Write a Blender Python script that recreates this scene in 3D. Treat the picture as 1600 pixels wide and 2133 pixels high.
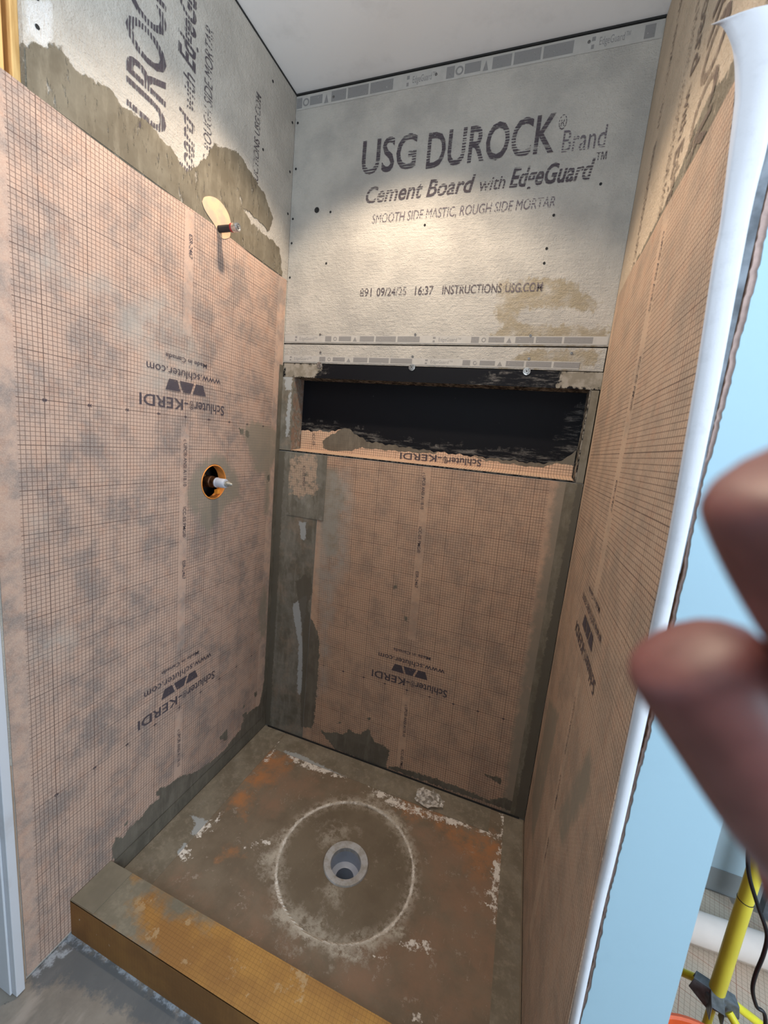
import bpy, bmesh, math, random
import numpy as np
from mathutils import Vector, Matrix
for o in list(bpy.data.objects): bpy.data.objects.remove(o)
SC = bpy.context.scene; COL = SC.collection
random.seed(4); np.random.seed(4)

# ---------------------------------------------------------------- camera, world, light, exposure
CAM_R = np.array([[0.93711318, 0.3362504, 0.09356574],
                  [0.14293731, -0.12516553, -0.98178537],
                  [-0.31841452, 0.93341805, -0.165357]])      # rows: right, down, forward
CAM_C = np.array([1.0462149, -1.5471495, 1.4300824]); F_PX = 839.6
cd = bpy.data.cameras.new('camera'); cam = bpy.data.objects.new('camera', cd); COL.objects.link(cam)
cd.sensor_fit = 'HORIZONTAL'; cd.sensor_width = 36.0; cd.lens = 36.0*F_PX/1600.0
cd.clip_start = 0.005
cam.matrix_world = Matrix(((CAM_R[0][0], -CAM_R[1][0], -CAM_R[2][0], CAM_C[0]),
                           (CAM_R[0][1], -CAM_R[1][1], -CAM_R[2][1], CAM_C[1]),
                           (CAM_R[0][2], -CAM_R[1][2], -CAM_R[2][2], CAM_C[2]), (0, 0, 0, 1)))
cd.dof.use_dof = True; cd.dof.focus_distance = 1.75; cd.dof.aperture_fstop = 8.0
SC.camera = cam

SC.view_settings.view_transform = 'Standard'; SC.view_settings.look = 'None'
SC.view_settings.exposure = 0.0; SC.view_settings.gamma = 1.0; SC.view_settings.use_curve_mapping = False
w = bpy.data.worlds.new('world'); SC.world = w; w.use_nodes = True
w.node_tree.nodes['Background'].inputs[0].default_value = (0.62, 0.78, 1.0, 1)
w.node_tree.nodes['Background'].inputs[1].default_value = 0.55

def add_light(name, kind, loc, power, color, **k):
    l = bpy.data.lights.new(name, kind); l.energy = power; l.color = color
    for a, b in k.items(): setattr(l, a, b)
    o = bpy.data.objects.new(name, l); o.location = loc; COL.objects.link(o); return o
# recessed ceiling downlight in the middle of the shower
add_light('downlight_lamp', 'SPOT', (0.52, -0.48, 2.70), 56, (1.0, 0.80, 0.60),
          spot_size=math.radians(118), spot_blend=0.5, shadow_soft_size=0.028)
# daylight through the window in the room's right-hand wall
dl = add_light('window_daylight', 'AREA', (2.93, -1.85, 1.55), 66, (0.74, 0.87, 1.0), shape='RECTANGLE', size=1.1, size_y=1.3)
dl.rotation_euler = Vector((1, -.35, .05)).to_track_quat('Z', 'Y').to_euler()
# added cool fill light behind the camera, thrown up at the ceiling
ul = add_light('ceiling_fill_light', 'AREA', (0.70, -2.05, 1.70), 20, (0.80, 0.90, 1.0), shape='DISK', size=0.26)
ul.rotation_euler = Vector((.05, -.42, -1)).to_track_quat('Z', 'Y').to_euler()

# ---------------------------------------------------------------- helpers
W = 1.2371; H = 2.73; FL = -0.045
YI, YO, ZC = -0.796, -0.916, 0.0742
def wp(u, v, ax, val):
    """point of the plane (axis = value) that the photograph shows at (u, v)"""
    r = CAM_R.T @ np.array([(u-800)/F_PX, (v-1066.5)/F_PX, 1.0])
    t = (val-CAM_C[ax])/r[ax]
    return CAM_C+t*r
def on(ax, val, pts, s=1.0, o=(0, 0)):
    k = [i for i in range(3) if i != ax]
    out = []
    for p in pts:
        q = wp(p[0]/s+o[0], p[1]/s+o[1], ax, val); out.append((float(q[k[0]]), float(q[k[1]])))
    return out
Lw = lambda pts, s=1.0, o=(0, 0): on(0, 0.0, pts, s, o)
Bw = lambda pts, s=1.0, o=(0, 0): on(1, 0.0, pts, s, o)
Pw = lambda pts, s=1.0, o=(0, 0): on(2, -0.006, pts, s, o)

def setp(o, label=None, cat=None, group=None, kind=None):
    if label: o['label'] = label
    if cat: o['category'] = cat
    if group: o['group'] = group
    if kind: o['kind'] = kind
    return o
def thing(name, label, cat, loc=(0, 0, 0), group=None):
    o = bpy.data.objects.new(name, None); o.location = loc; o.empty_display_size = 0.05
    COL.objects.link(o); return setp(o, label, cat, group)
def link(name, me, mat=None, parent=None, smooth=False):
    o = bpy.data.objects.new(name, me); COL.objects.link(o)
    if mat: me.materials.append(mat)
    if smooth:
        for p in me.polygons: p.use_smooth = True
    if parent:
        o.parent = parent
        o.matrix_parent_inverse = Matrix.Translation(-Vector(parent.location)) if parent.type == 'EMPTY' else Matrix()
    return o
class MB:
    def __init__(s): s.v = []; s.f = []
    def add(s, v, f):
        b = len(s.v); s.v += [tuple(map(float, p)) for p in v]; s.f += [tuple(b+i for i in q) for q in f]; return s
    def box(s, x0, x1, y0, y1, z0, z1):
        v = [(x, y, z) for x in (x0, x1) for y in (y0, y1) for z in (z0, z1)]
        return s.add(v, [(0, 1, 3, 2), (4, 6, 7, 5), (0, 4, 5, 1), (2, 3, 7, 6), (0, 2, 6, 4), (1, 5, 7, 3)])
    def lathe(s, prof, org, axis, n=32, closed=False):
        """prof: (radius, distance along axis)"""
        a = Vector(axis).normalized(); b = a.orthogonal().normalized(); c = a.cross(b); o = Vector(org)
        v = [];
        for r, h in prof:
            for i in range(n):
                t = 2*math.pi*i/n; v.append(o+a*h+(b*math.cos(t)+c*math.sin(t))*r)
        f = []
        m = len(prof)
        for j in range(m-1+(1 if closed else 0)):
            for i in range(n):
                j2 = (j+1) % m
                f.append((j*n+i, j*n+(i+1) % n, j2*n+(i+1) % n, j2*n+i))
        if not closed:
            f.append(tuple(range(n))[::-1]); f.append(tuple((m-1)*n+i for i in range(n)))
        return s.add(v, f)
    def tube(s, pts, r, n=14):
        P = [Vector(p) for p in pts]; R_ = r if isinstance(r, (list, tuple)) else [r]*len(P)
        v = []; f = []; prev = None
        for i, p in enumerate(P):
            d = (P[min(i+1, len(P)-1)]-P[max(i-1, 0)]).normalized()
            b = d.orthogonal().normalized() if prev is None else (prev-d*prev.dot(d)).normalized()
            prev = b; c = d.cross(b)
            for k in range(n):
                t = 2*math.pi*k/n; v.append(p+(b*math.cos(t)+c*math.sin(t))*R_[i])
        for i in range(len(P)-1):
            for k in range(n): f.append((i*n+k, i*n+(k+1) % n, (i+1)*n+(k+1) % n, (i+1)*n+k))
        f.append(tuple(range(n))[::-1]); f.append(tuple((len(P)-1)*n+k for k in range(n)))
        return s.add(v, f)
    def build(s, name, mat, parent=None, smooth=False, bevel=0):
        me = bpy.data.meshes.new(name); me.from_pydata(s.v, [], s.f); me.update()
        bm = bmesh.new(); bm.from_mesh(me); bmesh.ops.recalc_face_normals(bm, faces=bm.faces); bm.to_mesh(me); bm.free()
        o = link(name, me, mat, parent, smooth)
        if smooth:
            try: me.set_sharp_from_angle(angle=math.radians(40))
            except Exception: pass
        if bevel:
            m = o.modifiers.new('bevel', 'BEVEL'); m.width = bevel; m.segments = 2
        return o
def catmull(pts, n=8):
    P = [np.array(p, float) for p in pts]; P = [2*P[0]-P[1]]+P+[2*P[-1]-P[-2]]; out = []
    for i in range(1, len(P)-2):
        for k in range(n):
            t = k/n
            out.append(.5*((2*P[i])+(-P[i-1]+P[i+1])*t+(2*P[i-1]-5*P[i]+4*P[i+1]-P[i+2])*t*t+(-P[i-1]+3*P[i]-3*P[i+1]+P[i+2])*t**3))
    out.append(P[-2]); return out

def sdf(X, Y, polys):
    """signed distance (negative inside) of a grid to the union of polygons"""
    best = np.full(X.shape, 1.0)
    for poly in polys:
        P = np.array(poly); Q = np.roll(P, -1, axis=0)
        d = np.full(X.shape, 1e9); ins = np.zeros(X.shape, bool)
        for (ax, ay), (bx, by) in zip(P, Q):
            ex, ey = bx-ax, by-ay; L = ex*ex+ey*ey+1e-12
            t = np.clip(((X-ax)*ex+(Y-ay)*ey)/L, 0, 1)
            d = np.minimum(d, (X-ax-t*ex)**2+(Y-ay-t*ey)**2)
            c = ((ay > Y) != (by > Y)) & (X < ex*(Y-ay)/(ey if abs(ey) > 1e-12 else 1e-12)+ax)
            ins ^= c
        d = np.sqrt(d); d = np.where(ins, -d, d); best = np.minimum(best, d)
    return best
FIELDS = ('f_a', 'f_b', 'f_c', 'f_d')
def sheet(name, mat, pos, us, vs, fields=None, thick=0.0008, hole=None, parent=None, suv=None, warp=None, keep=None):
    """grid mesh; pos(U,V) -> three arrays; fields: polygons per attribute; suv: printed-grid coordinates"""
    U, V = np.meshgrid(us, vs)
    if warp: U, V = warp(U, V)
    if hole:
        for (cu, cv, ru, rv) in hole:
            du, dv = (U-cu)/ru, (V-cv)/rv; r = np.sqrt(du**2+dv**2)+1e-9
            st = max(us[1]-us[0], vs[1]-vs[0])/min(ru, rv)
            k = (r > 1-.5*st) & (r < 1+.75*st)
            U = np.where(k, cu+du/r*ru, U); V = np.where(k, cv+dv/r*rv, V)
    X, Y, Z = pos(U, V); ny, nx = U.shape
    co = np.stack([X+0*U, Y+0*U, Z+0*U], -1).reshape(-1, 3)
    idx = np.arange(nx*ny).reshape(ny, nx)
    quads = np.stack([idx[:-1, :-1], idx[:-1, 1:], idx[1:, 1:], idx[1:, :-1]], -1).reshape(-1, 4)
    cu_ = (U.ravel()[quads]).mean(1); cv_ = (V.ravel()[quads]).mean(1); ok = np.ones(len(quads), bool)
    if hole:
        for (cu, cv, ru, rv) in hole: ok &= ((cu_-cu)/ru)**2+((cv_-cv)/rv)**2 > 1
    if keep is not None: ok &= keep(cu_, cv_)
    quads = quads[ok]
    used = np.unique(quads); remap = -np.ones(nx*ny, int); remap[used] = np.arange(len(used))
    me = bpy.data.meshes.new(name); me.from_pydata(co[used].tolist(), [], remap[quads].tolist()); me.update()
    def attr(nm, arr):
        a = me.attributes.new(nm, 'FLOAT', 'POINT'); a.data.foreach_set('value', np.ascontiguousarray(arr.ravel()[used], dtype=np.float32))
    su, sv = suv(U, V) if suv else (U, V)
    attr('su', su); attr('sv', sv)
    for k in FIELDS:
        attr(k, sdf(U, V, fields[k]) if fields and k in fields else np.full(U.shape, 1.0))
    o = link(name, me, mat, parent)
    if thick:
        m = o.modifiers.new('solid', 'SOLIDIFY'); m.thickness = thick; m.offset = -1.0
    return o
def lin(a, b, res): return np.linspace(a, b, max(2, int(round((b-a)/res))+1))

# ---------------------------------------------------------------- shader mini language
class SH:
    def __init__(s, name):
        s.m = bpy.data.materials.new(name); s.m.use_nodes = True; s.t = s.m.node_tree
        s.b = s.t.nodes['Principled BSDF']; s.c = {}
    def node(s, typ, **k):
        n = s.t.nodes.new(typ)
        for a, b in k.items(): setattr(n, a, b)
        return n
    def put(s, sock, v):
        if v is None: return
        if hasattr(v, 'is_output'): s.t.links.new(v, sock)
        else:
            if sock.type == 'RGBA' and len(v) == 3: v = (*v, 1)
            sock.default_value = v
    def at(s, nm):
        if nm not in s.c: s.c[nm] = s.node('ShaderNodeAttribute', attribute_name=nm).outputs['Fac']
        return s.c[nm]
    def pos(s):
        if 'pos' not in s.c: s.c['pos'] = s.node('ShaderNodeNewGeometry').outputs['Position']
        return s.c['pos']
    def mt(s, op, a, b=None, c=None, clamp=False):
        n = s.node('ShaderNodeMath', operation=op); n.use_clamp = clamp
        s.put(n.inputs[0], a); s.put(n.inputs[1], b); s.put(n.inputs[2], c); return n.outputs[0]
    def noise(s, scale, detail=4, rough=.55, vec=None, sc=None):
        n = s.node('ShaderNodeTexNoise'); v = vec or s.pos()
        if sc:
            mp = s.node('ShaderNodeMapping'); s.put(mp.inputs['Vector'], v); mp.inputs['Scale'].default_value = sc; v = mp.outputs[0]
        s.put(n.inputs['Vector'], v); n.inputs['Scale'].default_value = scale
        n.inputs['Detail'].default_value = detail; n.inputs['Roughness'].default_value = rough
        return n.outputs['Fac']
    def mask(s, f, soft=.002, amp=.01, scale=60, detail=5, off=0.0):
        """1 inside the outline held in attribute f, with a ragged edge"""
        n = s.mt('MULTIPLY', s.mt('SUBTRACT', s.noise(scale, detail, .7), .5), amp*4.2)
        n = s.mt('ADD', n, s.mt('MULTIPLY', s.mt('SUBTRACT', s.noise(scale*2.6, 3, .6, sc=(1, 1, .3)), .5), amp*1.6))
        d = s.mt('ADD', s.mt('ADD', s.at(f) if isinstance(f, str) else f, n), off)
        return s.mt('MULTIPLY_ADD', d, -1.0/soft, .5, clamp=True)
    def step(s, x, lo, hi):
        n = s.node('ShaderNodeMapRange'); n.interpolation_type = 'SMOOTHSTEP'
        s.put(n.inputs['Value'], x); n.inputs['From Min'].default_value = lo; n.inputs['From Max'].default_value = hi
        return n.outputs[0]
    def mul(s, *a):
        r = a[0]
        for b in a[1:]: r = s.mt('MULTIPLY', r, b)
        return r
    def inv(s, a): return s.mt('SUBTRACT', 1.0, a, clamp=True)
    def mx(s, f, a, b):
        n = s.node('ShaderNodeMix', data_type='RGBA'); n.clamp_factor = True
        s.put(n.inputs[0], f); s.put(n.inputs[6], a); s.put(n.inputs[7], b); return n.outputs[2]
    def lines(s, x, per, wid):
        """1 on thin lines every per metres"""
        f = s.mt('PINGPONG', x, per/2)
        return s.mt('LESS_THAN', f, wid/2)
    def band(s, x, c, hw):
        return s.mt('LESS_THAN', s.mt('ABSOLUTE', s.mt('SUBTRACT', x, c)), hw)
    def out(s, col, rough=.85, bump=None, bstr=.3, bdist=.002, spec=.3, metal=0, alpha=None):
        s.put(s.b.inputs['Base Color'], col); s.put(s.b.inputs['Roughness'], rough)
        s.b.inputs['Specular IOR Level'].default_value = spec; s.b.inputs['Metallic'].default_value = metal
        if bump is not None:
            n = s.node('ShaderNodeBump'); n.inputs['Strength'].default_value = bstr; n.inputs['Distance'].default_value = bdist
            s.put(n.inputs['Height'], bump); s.put(s.b.inputs['Normal'], n.outputs[0])
        if alpha is not None: s.put(s.b.inputs['Alpha'], alpha)
        return s.m

MORT = (.175, .152, .112); MORT2 = (.245, .222, .175); PALE = (.40, .385, .345)
def mortar_col(s, a=MORT, b=MORT2):
    n = s.noise(9, 5, .6); m = s.step(n, .38, .64)
    n2 = s.noise(120, 3, .6); st_ = s.step(s.noise(34, 5, .7, sc=(1, 1, .22)), .46, .68)
    c_ = s.mx(s.mt('MULTIPLY', st_, .55), s.mx(m, a, b), tuple(min(1, k*1.4) for k in b))
    return s.mx(s.mt('MULTIPLY', n2, .35), c_, (.12, .105, .08))

def membrane_mat(name, base=(.74, .50, .37), dull=(.44, .37, .32), line=(.10, .06, .05), pu=.01, pv=.01017, half=.452,
                 strips=((-.9, 9.9),), strip_h=.0165, grid=True, marks=(), dullness=.5, bands=None):
    """tan fleece membrane: printed 1 cm grid, blank legend strip, mortar (f_a), pale haze (f_b), thin film (f_c), rubbed bare (f_d)"""
    s = SH(name); su, sv = s.at('su'), s.at('sv')
    n1 = s.noise(8, 7, .72); n2 = s.noise(26, 4, .6); n3 = s.noise(420, 2, .5)
    col = s.mx(s.mt('MULTIPLY', s.step(n1, .40, .66), dullness*1.5, clamp=True), base, dull)
    col = s.mx(s.mt('MULTIPLY', s.step(n2, .45, .75), .30), col, (.50, .25, .15))
    col = s.mx(s.mt('MULTIPLY', s.step(n3, .35, .75), .22), col, (.80, .66, .54))
    if grid:
        fine = s.mt('MAXIMUM', s.lines(su, pu, .00135), s.lines(sv, pv, .00135))
        major = s.mt('MAXIMUM', s.lines(su, pu*10, .0018), s.lines(sv, pv*10, .0018))
        inside = s.mt('LESS_THAN', s.mt('ABSOLUTE', su), half)
        for (v0, v1) in strips:
            st = s.mul(s.band(su, 0.0, strip_h), s.band(sv, (v0+v1)/2, abs(v1-v0)/2))
            inside = s.mul(inside, s.inv(st))
        ln = s.mul(inside, s.mt('MAXIMUM', s.mt('MULTIPLY', fine, .74), s.mt('MULTIPLY', major, .90)))
        ln = s.mul(ln, s.step(s.noise(40, 3), .12, .42))
        col = s.mx(ln, col, line)
        for v0 in marks:   # the row of centimetre numbers reads as small dark blocks
            mk = s.mul(s.lines(su, pu*10, .009), s.band(sv, v0, .0028), s.step(s.noise(500, 1), .3, .5), inside)
            col = s.mx(s.mt('MULTIPLY', mk, .8), col, (.09, .06, .06))
    film = s.mul(s.mask('f_c', .022, .012, 30), s.step(s.noise(14, 5, .65), .20, .48))
    col = s.mx(s.mt('MULTIPLY', film, .80), col, (.25, .222, .172))
    hz = s.mul(s.mask('f_b', .055, .016, 24, off=.012), s.step(s.noise(11, 5, .7), .30, .58))
    col = s.mx(s.mt('MULTIPLY', hz, .55), col, PALE)
    mo = s.mask('f_a', .0022, .008, 55)
    col = s.mx(s.mt('MULTIPLY', mo, .965), col, mortar_col(s, (.115, .103, .082), (.165, .15, .12)))
    ba = s.mul(s.mask('f_d', .01, .02, 40), s.step(s.noise(30, 5, .7), .36, .52))
    col = s.mx(ba, col, (.60, .42, .29))
    h = s.mt('ADD', s.mt('MULTIPLY', s.noise(9, 3), 1.0), s.mt('MULTIPLY', n3, .12))
    return s.out(col, .88, s.mt('ADD', h, s.mt('MULTIPLY', mo, .3)), .35, .004)

def board_mat(name, base=(.50, .475, .43), dark=(.385, .37, .34)):
    """cement board: rough face, mortar smear (f_a), pale wash (f_b), wet stain (f_c)"""
    s = SH(name)
    n = s.noise(6, 5, .6); pit = s.noise(260, 3, .6); lump = s.noise(75, 3, .55)
    col = s.mx(s.step(n, .35, .68), base, dark)
    col = s.mx(s.mt('MULTIPLY', s.step(pit, .56, .72), .35), col, (.27, .255, .23))
    col = s.mx(s.mt('MULTIPLY', s.mask('f_c', .012, .02, 25), s.step(s.noise(20, 4), .2, .6)), col, (.33, .285, .205))
    col = s.mx(s.mt('MULTIPLY', s.mask('f_b', .006, .004, 50), .8), col, (.66, .65, .63))
    mo = s.mul(s.mask('f_a', .003, .010, 32), s.step(s.noise(26, 6, .75, sc=(1, 2.0, .6)), .33, .44))
    col = s.mx(s.mt('MULTIPLY', mo, .93), col, mortar_col(s, (.155, .132, .094), (.215, .19, .142)))
    rid = s.noise(1.0, 3, .6, sc=(18, 18, 150))
    h = s.mt('ADD', s.mt('ADD', s.mt('MULTIPLY', lump, .9), s.mt('MULTIPLY', pit, .6)), s.mt('MULTIPLY', rid, .5))
    return s.out(col, .92, h, .85, .0045)

def mortar_mat(name, a=MORT, b=MORT2, pale=.0, tan=.0, axis=None):
    s = SH(name); col = mortar_col(s, a, b)
    if tan: col = s.mx(s.mt('MULTIPLY', s.step(s.noise(12, 5, .65), .48, .66), tan), col, (.42, .30, .21))
    if pale: col = s.mx(s.mt('MULTIPLY', s.step(s.noise(16, 6, .7), .52, .66), pale), col, PALE)
    col = s.mx(s.mt('MULTIPLY', s.mask('f_b', .004, .008, 60), .85), col, (.42, .44, .44))
    col = s.mx(s.mt('MULTIPLY', s.mask('f_a', .004, .006, 60), .9), col, (.125, .11, .085))
    ba = s.mul(s.mask('f_d', .01, .02, 40), s.step(s.noise(45, 5, .7), .34, .52))
    gl = s.mt('MAXIMUM', s.lines(s.at('su'), .01, .001), s.lines(s.at('sv'), .01, .001))
    col = s.mx(ba, col, s.mx(s.mt('MULTIPLY', gl, .7), (.50, .37, .27), (.16, .10, .08)))
    return s.out(col, .85, s.noise(60, 4, .6, sc=(1, 1, .4)), .35, .002)

def plain(name, col, rough=.6, metal=0, spec=.4, var=.12, scale=30, bump=0, alpha=None):
    s = SH(name); d = tuple(c*(1-var*2) for c in col)
    c = s.mx(s.step(s.noise(scale, 4), .3, .7), col, d)
    return s.out(c, rough, s.noise(scale*3, 3) if bump else None, bump, .002, spec, metal)

def ink_mat(name, col=(.080, .066, .078), streak=None, cut=.40):
    """printed ink; streak: which axis the ink-jet rows run along (rows break up across it)"""
    s = SH(name); n = s.noise(150, 3, .6); al = s.step(n, .26, .40)
    if streak:
        sc = {'x': (7, 7, 330), 'z': (7, 330, 7)}[streak]
        sp = s.node('ShaderNodeSeparateXYZ'); s.put(sp.inputs[0], s.pos()); ax_ = sp.outputs['Z' if streak == 'x' else 'Y']
        jit = s.mt('MULTIPLY_ADD', s.noise(1.0, 2, .5, sc={'x': (30, 30, 160), 'z': (30, 160, 30)}[streak]), .006, ax_)
        row = s.mt('PINGPONG', jit, .0042); gap = s.mt('MULTIPLY', s.step(s.noise(11, 3, .6), .42, .62), .0018)
        al = s.mul(al, s.mt('GREATER_THAN', row, s.mt('ADD', gap, .0002)), s.step(s.noise(1.0, 2, .5, sc=sc), cut-.09, cut))
    return s.out(col, .8, alpha=s.mt('MULTIPLY', al, .9))

M = {}
M['ink'] = ink_mat('ink_black')
M['inkL'] = ink_mat('ink_board_left', streak='z', cut=.42)
M['inkB'] = ink_mat('ink_board_back', streak='x', cut=.42)
M['inkB2'] = ink_mat('ink_board_back_light', (.14, .12, .14), 'x', .40)
M['tapeink'] = ink_mat('ink_tape_grey', (.27, .265, .26))
M['tape'] = plain('edge_tape', (.47, .455, .425), .7, var=.06)
M['zinc'] = plain('screw_zinc', (.30, .29, .28), .45, .7, var=.3, scale=300)
M['pit'] = plain('screw_recess', (.03, .03, .03), .9)
M['wood'] = None
def wood_mat():
    s = SH('yellow_pine'); g = s.noise(14, 5, .6, sc=(6, 6, .5))
    return s.out(s.mx(s.step(g, .35, .7), (.80, .50, .20), (.55, .30, .10)), .7, g, .2, .002)
M['wood'] = wood_mat()

# ---------------------------------------------------------------- printed text
_tc = {}
def text_mesh(st, bold=0.0, shear=0.0):
    k = (st, bold, shear)
    if k in _tc: return _tc[k]
    c = bpy.data.curves.new('t', 'FONT'); c.body = st; c.offset = bold; c.shear = shear; c.resolution_u = 3
    o = bpy.data.objects.new('t', c); COL.objects.link(o)
    dg = bpy.context.evaluated_depsgraph_get(); dg.update()
    me = bpy.data.meshes.new_from_object(o.evaluated_get(dg))
    v = np.array([x.co[:] for x in me.vertices]); f = [tuple(p.vertices) for p in me.polygons]
    bpy.data.objects.remove(o); bpy.data.curves.remove(c); bpy.data.meshes.remove(me)
    _tc[k] = (v, f); return _tc[k]
_cap = text_mesh('H')[0][:, 1].max()
PL = {'L': lambda a, b, o: (o, a, b), 'B': lambda a, b, o: (a, -o, b), 'R': lambda a, b, o: (W-o, a, b)}
ZMIN = {'L': None, 'R': None}
def lettering(parent, pl, st, p0, p1, cap, mat, up=None, off=.0016, bold=0.0, shear=0.0, name='printed_lettering', capref=None):
    """text whose baseline runs p0 -> p1 in wall coordinates; up = +1/-1 side of the capital height"""
    v, f = text_mesh(st, bold, shear)
    x0, x1 = v[:, 0].min(), v[:, 0].max(); p0 = np.array(p0); p1 = np.array(p1); d = p1-p0; L = np.linalg.norm(d); e = d/L
    nrm = np.array([-e[1], e[0]])*(up if up else 1)
    pts = []
    for a, b, _ in v:
        q = p0+d*((a-x0)/(x1-x0))+nrm*(b/_cap*cap); pts.append(PL[pl](q[0], q[1], off))
    me = bpy.data.meshes.new(name); me.from_pydata(pts, [], f); me.update()
    zc_ = ZMIN.get(pl)
    if zc_:
        bm = bmesh.new(); bm.from_mesh(me)
        bmesh.ops.bisect_plane(bm, geom=bm.verts[:]+bm.edges[:]+bm.faces[:], plane_co=(0, 0, zc_), plane_no=(0, 0, 1), clear_inner=True)
        n_ = len(bm.verts); bm.to_mesh(me); bm.free()
        if n_ == 0: return None
    return link(name, me, mat, parent)
def flat(parent, pl, polys, mat, name, off=.0014, thick=0.0):
    m = MB()
    for p in polys:
        n = len(p)
        if thick:
            m.add([PL[pl](a, b, off) for a, b in p]+[PL[pl](a, b, off-thick) for a, b in p],
                  [tuple(range(n)), tuple(range(n, 2*n))[::-1]]+[(i, (i+1) % n, n+(i+1) % n, n+i) for i in range(n)])
        else: m.add([PL[pl](a, b, off) for a, b in p], [tuple(range(n))])
    return m.build(name, mat, parent)
def rect(a0, a1, b0, b1): return [(a0, b0), (a1, b0), (a1, b1), (a0, b1)]
def legend(parent, pl, c, zb, sgn=1):
    """the upside-down printed maker's block: c = centre, zb = base line of the big word (capitals hang down from it)"""
    # sgn: +1 where upside-down text runs towards -a (left and back wall), -1 on the right wall
    a = lambda t: c-sgn*t
    U = 1
    lettering(parent, pl, 'Schluter', (a(-.1675), zb), (a(-.030), zb), .031, M['ink'], up=sgn, bold=.012)
    lettering(parent, pl, '®', (a(-.028), zb), (a(-.010), zb), .026, M['ink'], up=sgn)
    lettering(parent, pl, '-KERDI', (a(-.006), zb), (a(.1665), zb), .031, M['ink'], up=sgn, bold=.012)
    z0, z1 = zb+.022, zb+.055
    def trap(c0, wt, wb): return [(a(c0-wt), z0), (a(c0+wt), z0), (a(c0+wb), z1), (a(c0-wb), z1)]
    flat(parent, pl, [trap(-.052, .028, .015), trap(.0, .015, .028), trap(.052, .028, .015)], M['ink'], 'printed_emblem')
    lettering(parent, pl, 'www.schluter.com', (a(-.146), zb+.088), (a(.144), zb+.088), .0235, M['ink'], up=sgn, bold=.006)
    lettering(parent, pl, 'Made in Canada', (a(-.082), zb+.126), (a(.080), zb+.126), .0135, M['ink'], up=sgn, bold=.012)
def codes(parent, pl, c, ztop, up, which=(0, 1, 2)):
    """certification text running down the blank strip"""
    T = [('c UPC® ANSI A118.10', .0, .151, .0125), ('ICC-ES PMG®', .220, .323, .0125), ('ESR-2467', .404, .470, .0125)]
    for i in which:
        t, a, b, h = T[i]
        lettering(parent, pl, t, (c-up*h/2, ztop-a), (c-up*h/2, ztop-b), h, M['ink'], up=-1 if False else (1 if up > 0 else -1), bold=.008)

# screws and small fixings
def screw(parent, pl, a, b, r=.0045, off=.0, name='screw'):
    org = PL[pl](a, b, off); ax = Vector(PL[pl](0, 0, 1))-Vector(PL[pl](0, 0, 0))
    m = MB(); m.lathe([(r*.5, 0), (r, .0006), (r*.95, .0018), (r*.45, .0019), (r*.4, .0008)], org, ax, 14)
    return m.build(name, M['zinc'], parent, True)
def screw_hole(parent, pl, a, b, r=.004):
    org = PL[pl](a, b, 0); ax = Vector(PL[pl](0, 0, 1))-Vector(PL[pl](0, 0, 0))
    m = MB(); m.lathe([(r*1.15, -.0005), (r*1.2, .0012), (r*.9, .0014), (r*.8, .0006)], org, ax, 12)
    return m.build('sunken_screw', M['pit'], parent, True)
def edge_tape(parent, pl, z0, z1, x0, x1, start, period=.593, dim=False):
    """printed reinforcing tape along a board's edge"""
    tape = flat(parent, pl, [rect(x0, x1, z0, z1)], M['tape'], 'edge_tape', off=.0012, thick=.0006)
    h = z1-z0; off = .0015; polys = []; k = start
    while k < x1:
        def R_(a, b, c=.12, d=.88):
            a, b = max(k+a, x0), min(k+b, x1)
            if b > a: polys.append(rect(a, b, z0+h*c, z0+h*d))
        R_(-.022, -.014, .15, .4); R_(-.022, -.012, .6, .85)
        if k > x0 and k+.08 < x1:
            lettering(tape, pl, 'EdgeGuard™', (k, z0+h*.3), (k+.083, z0+h*.3), h*.45, M['tapeink'], off=off)
        R_(.120, .148); R_(.182, .236, .2, .85); R_(.274, .335, .15, .9); R_(.342, .425, .15, .9); R_(.432, .52, .15, .9)
        if k+.26 < x1:
            polys.append([(k+.244, z0+h*.15), (k+.262, z0+h*.15), (k+.253, z0+h*.8)])
            cx, cz, rr = k+.165, z0+h*.5, h*.30; mark = []
            if cx+rr < x1 and cx-rr > x0:
                for q in range(16):
                    t0, t1 = 2*math.pi*q/16, 2*math.pi*(q+1)/16
                    mark.append([(cx+rr*math.cos(t0), cz+rr*math.sin(t0)), (cx+rr*math.cos(t1), cz+rr*math.sin(t1)),
                                  (cx+rr*.6*math.cos(t1), cz+rr*.6*math.sin(t1)), (cx+rr*.6*math.cos(t0), cz+rr*.6*math.sin(t0))])
                flat(tape, pl, mark, M['tapeink'], 'round_mark', off=off)
        k += period
    for q_ in polys: flat(tape, pl, [q_], M['tapeink'], 'tape_print', off=off)
    return tape

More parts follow.
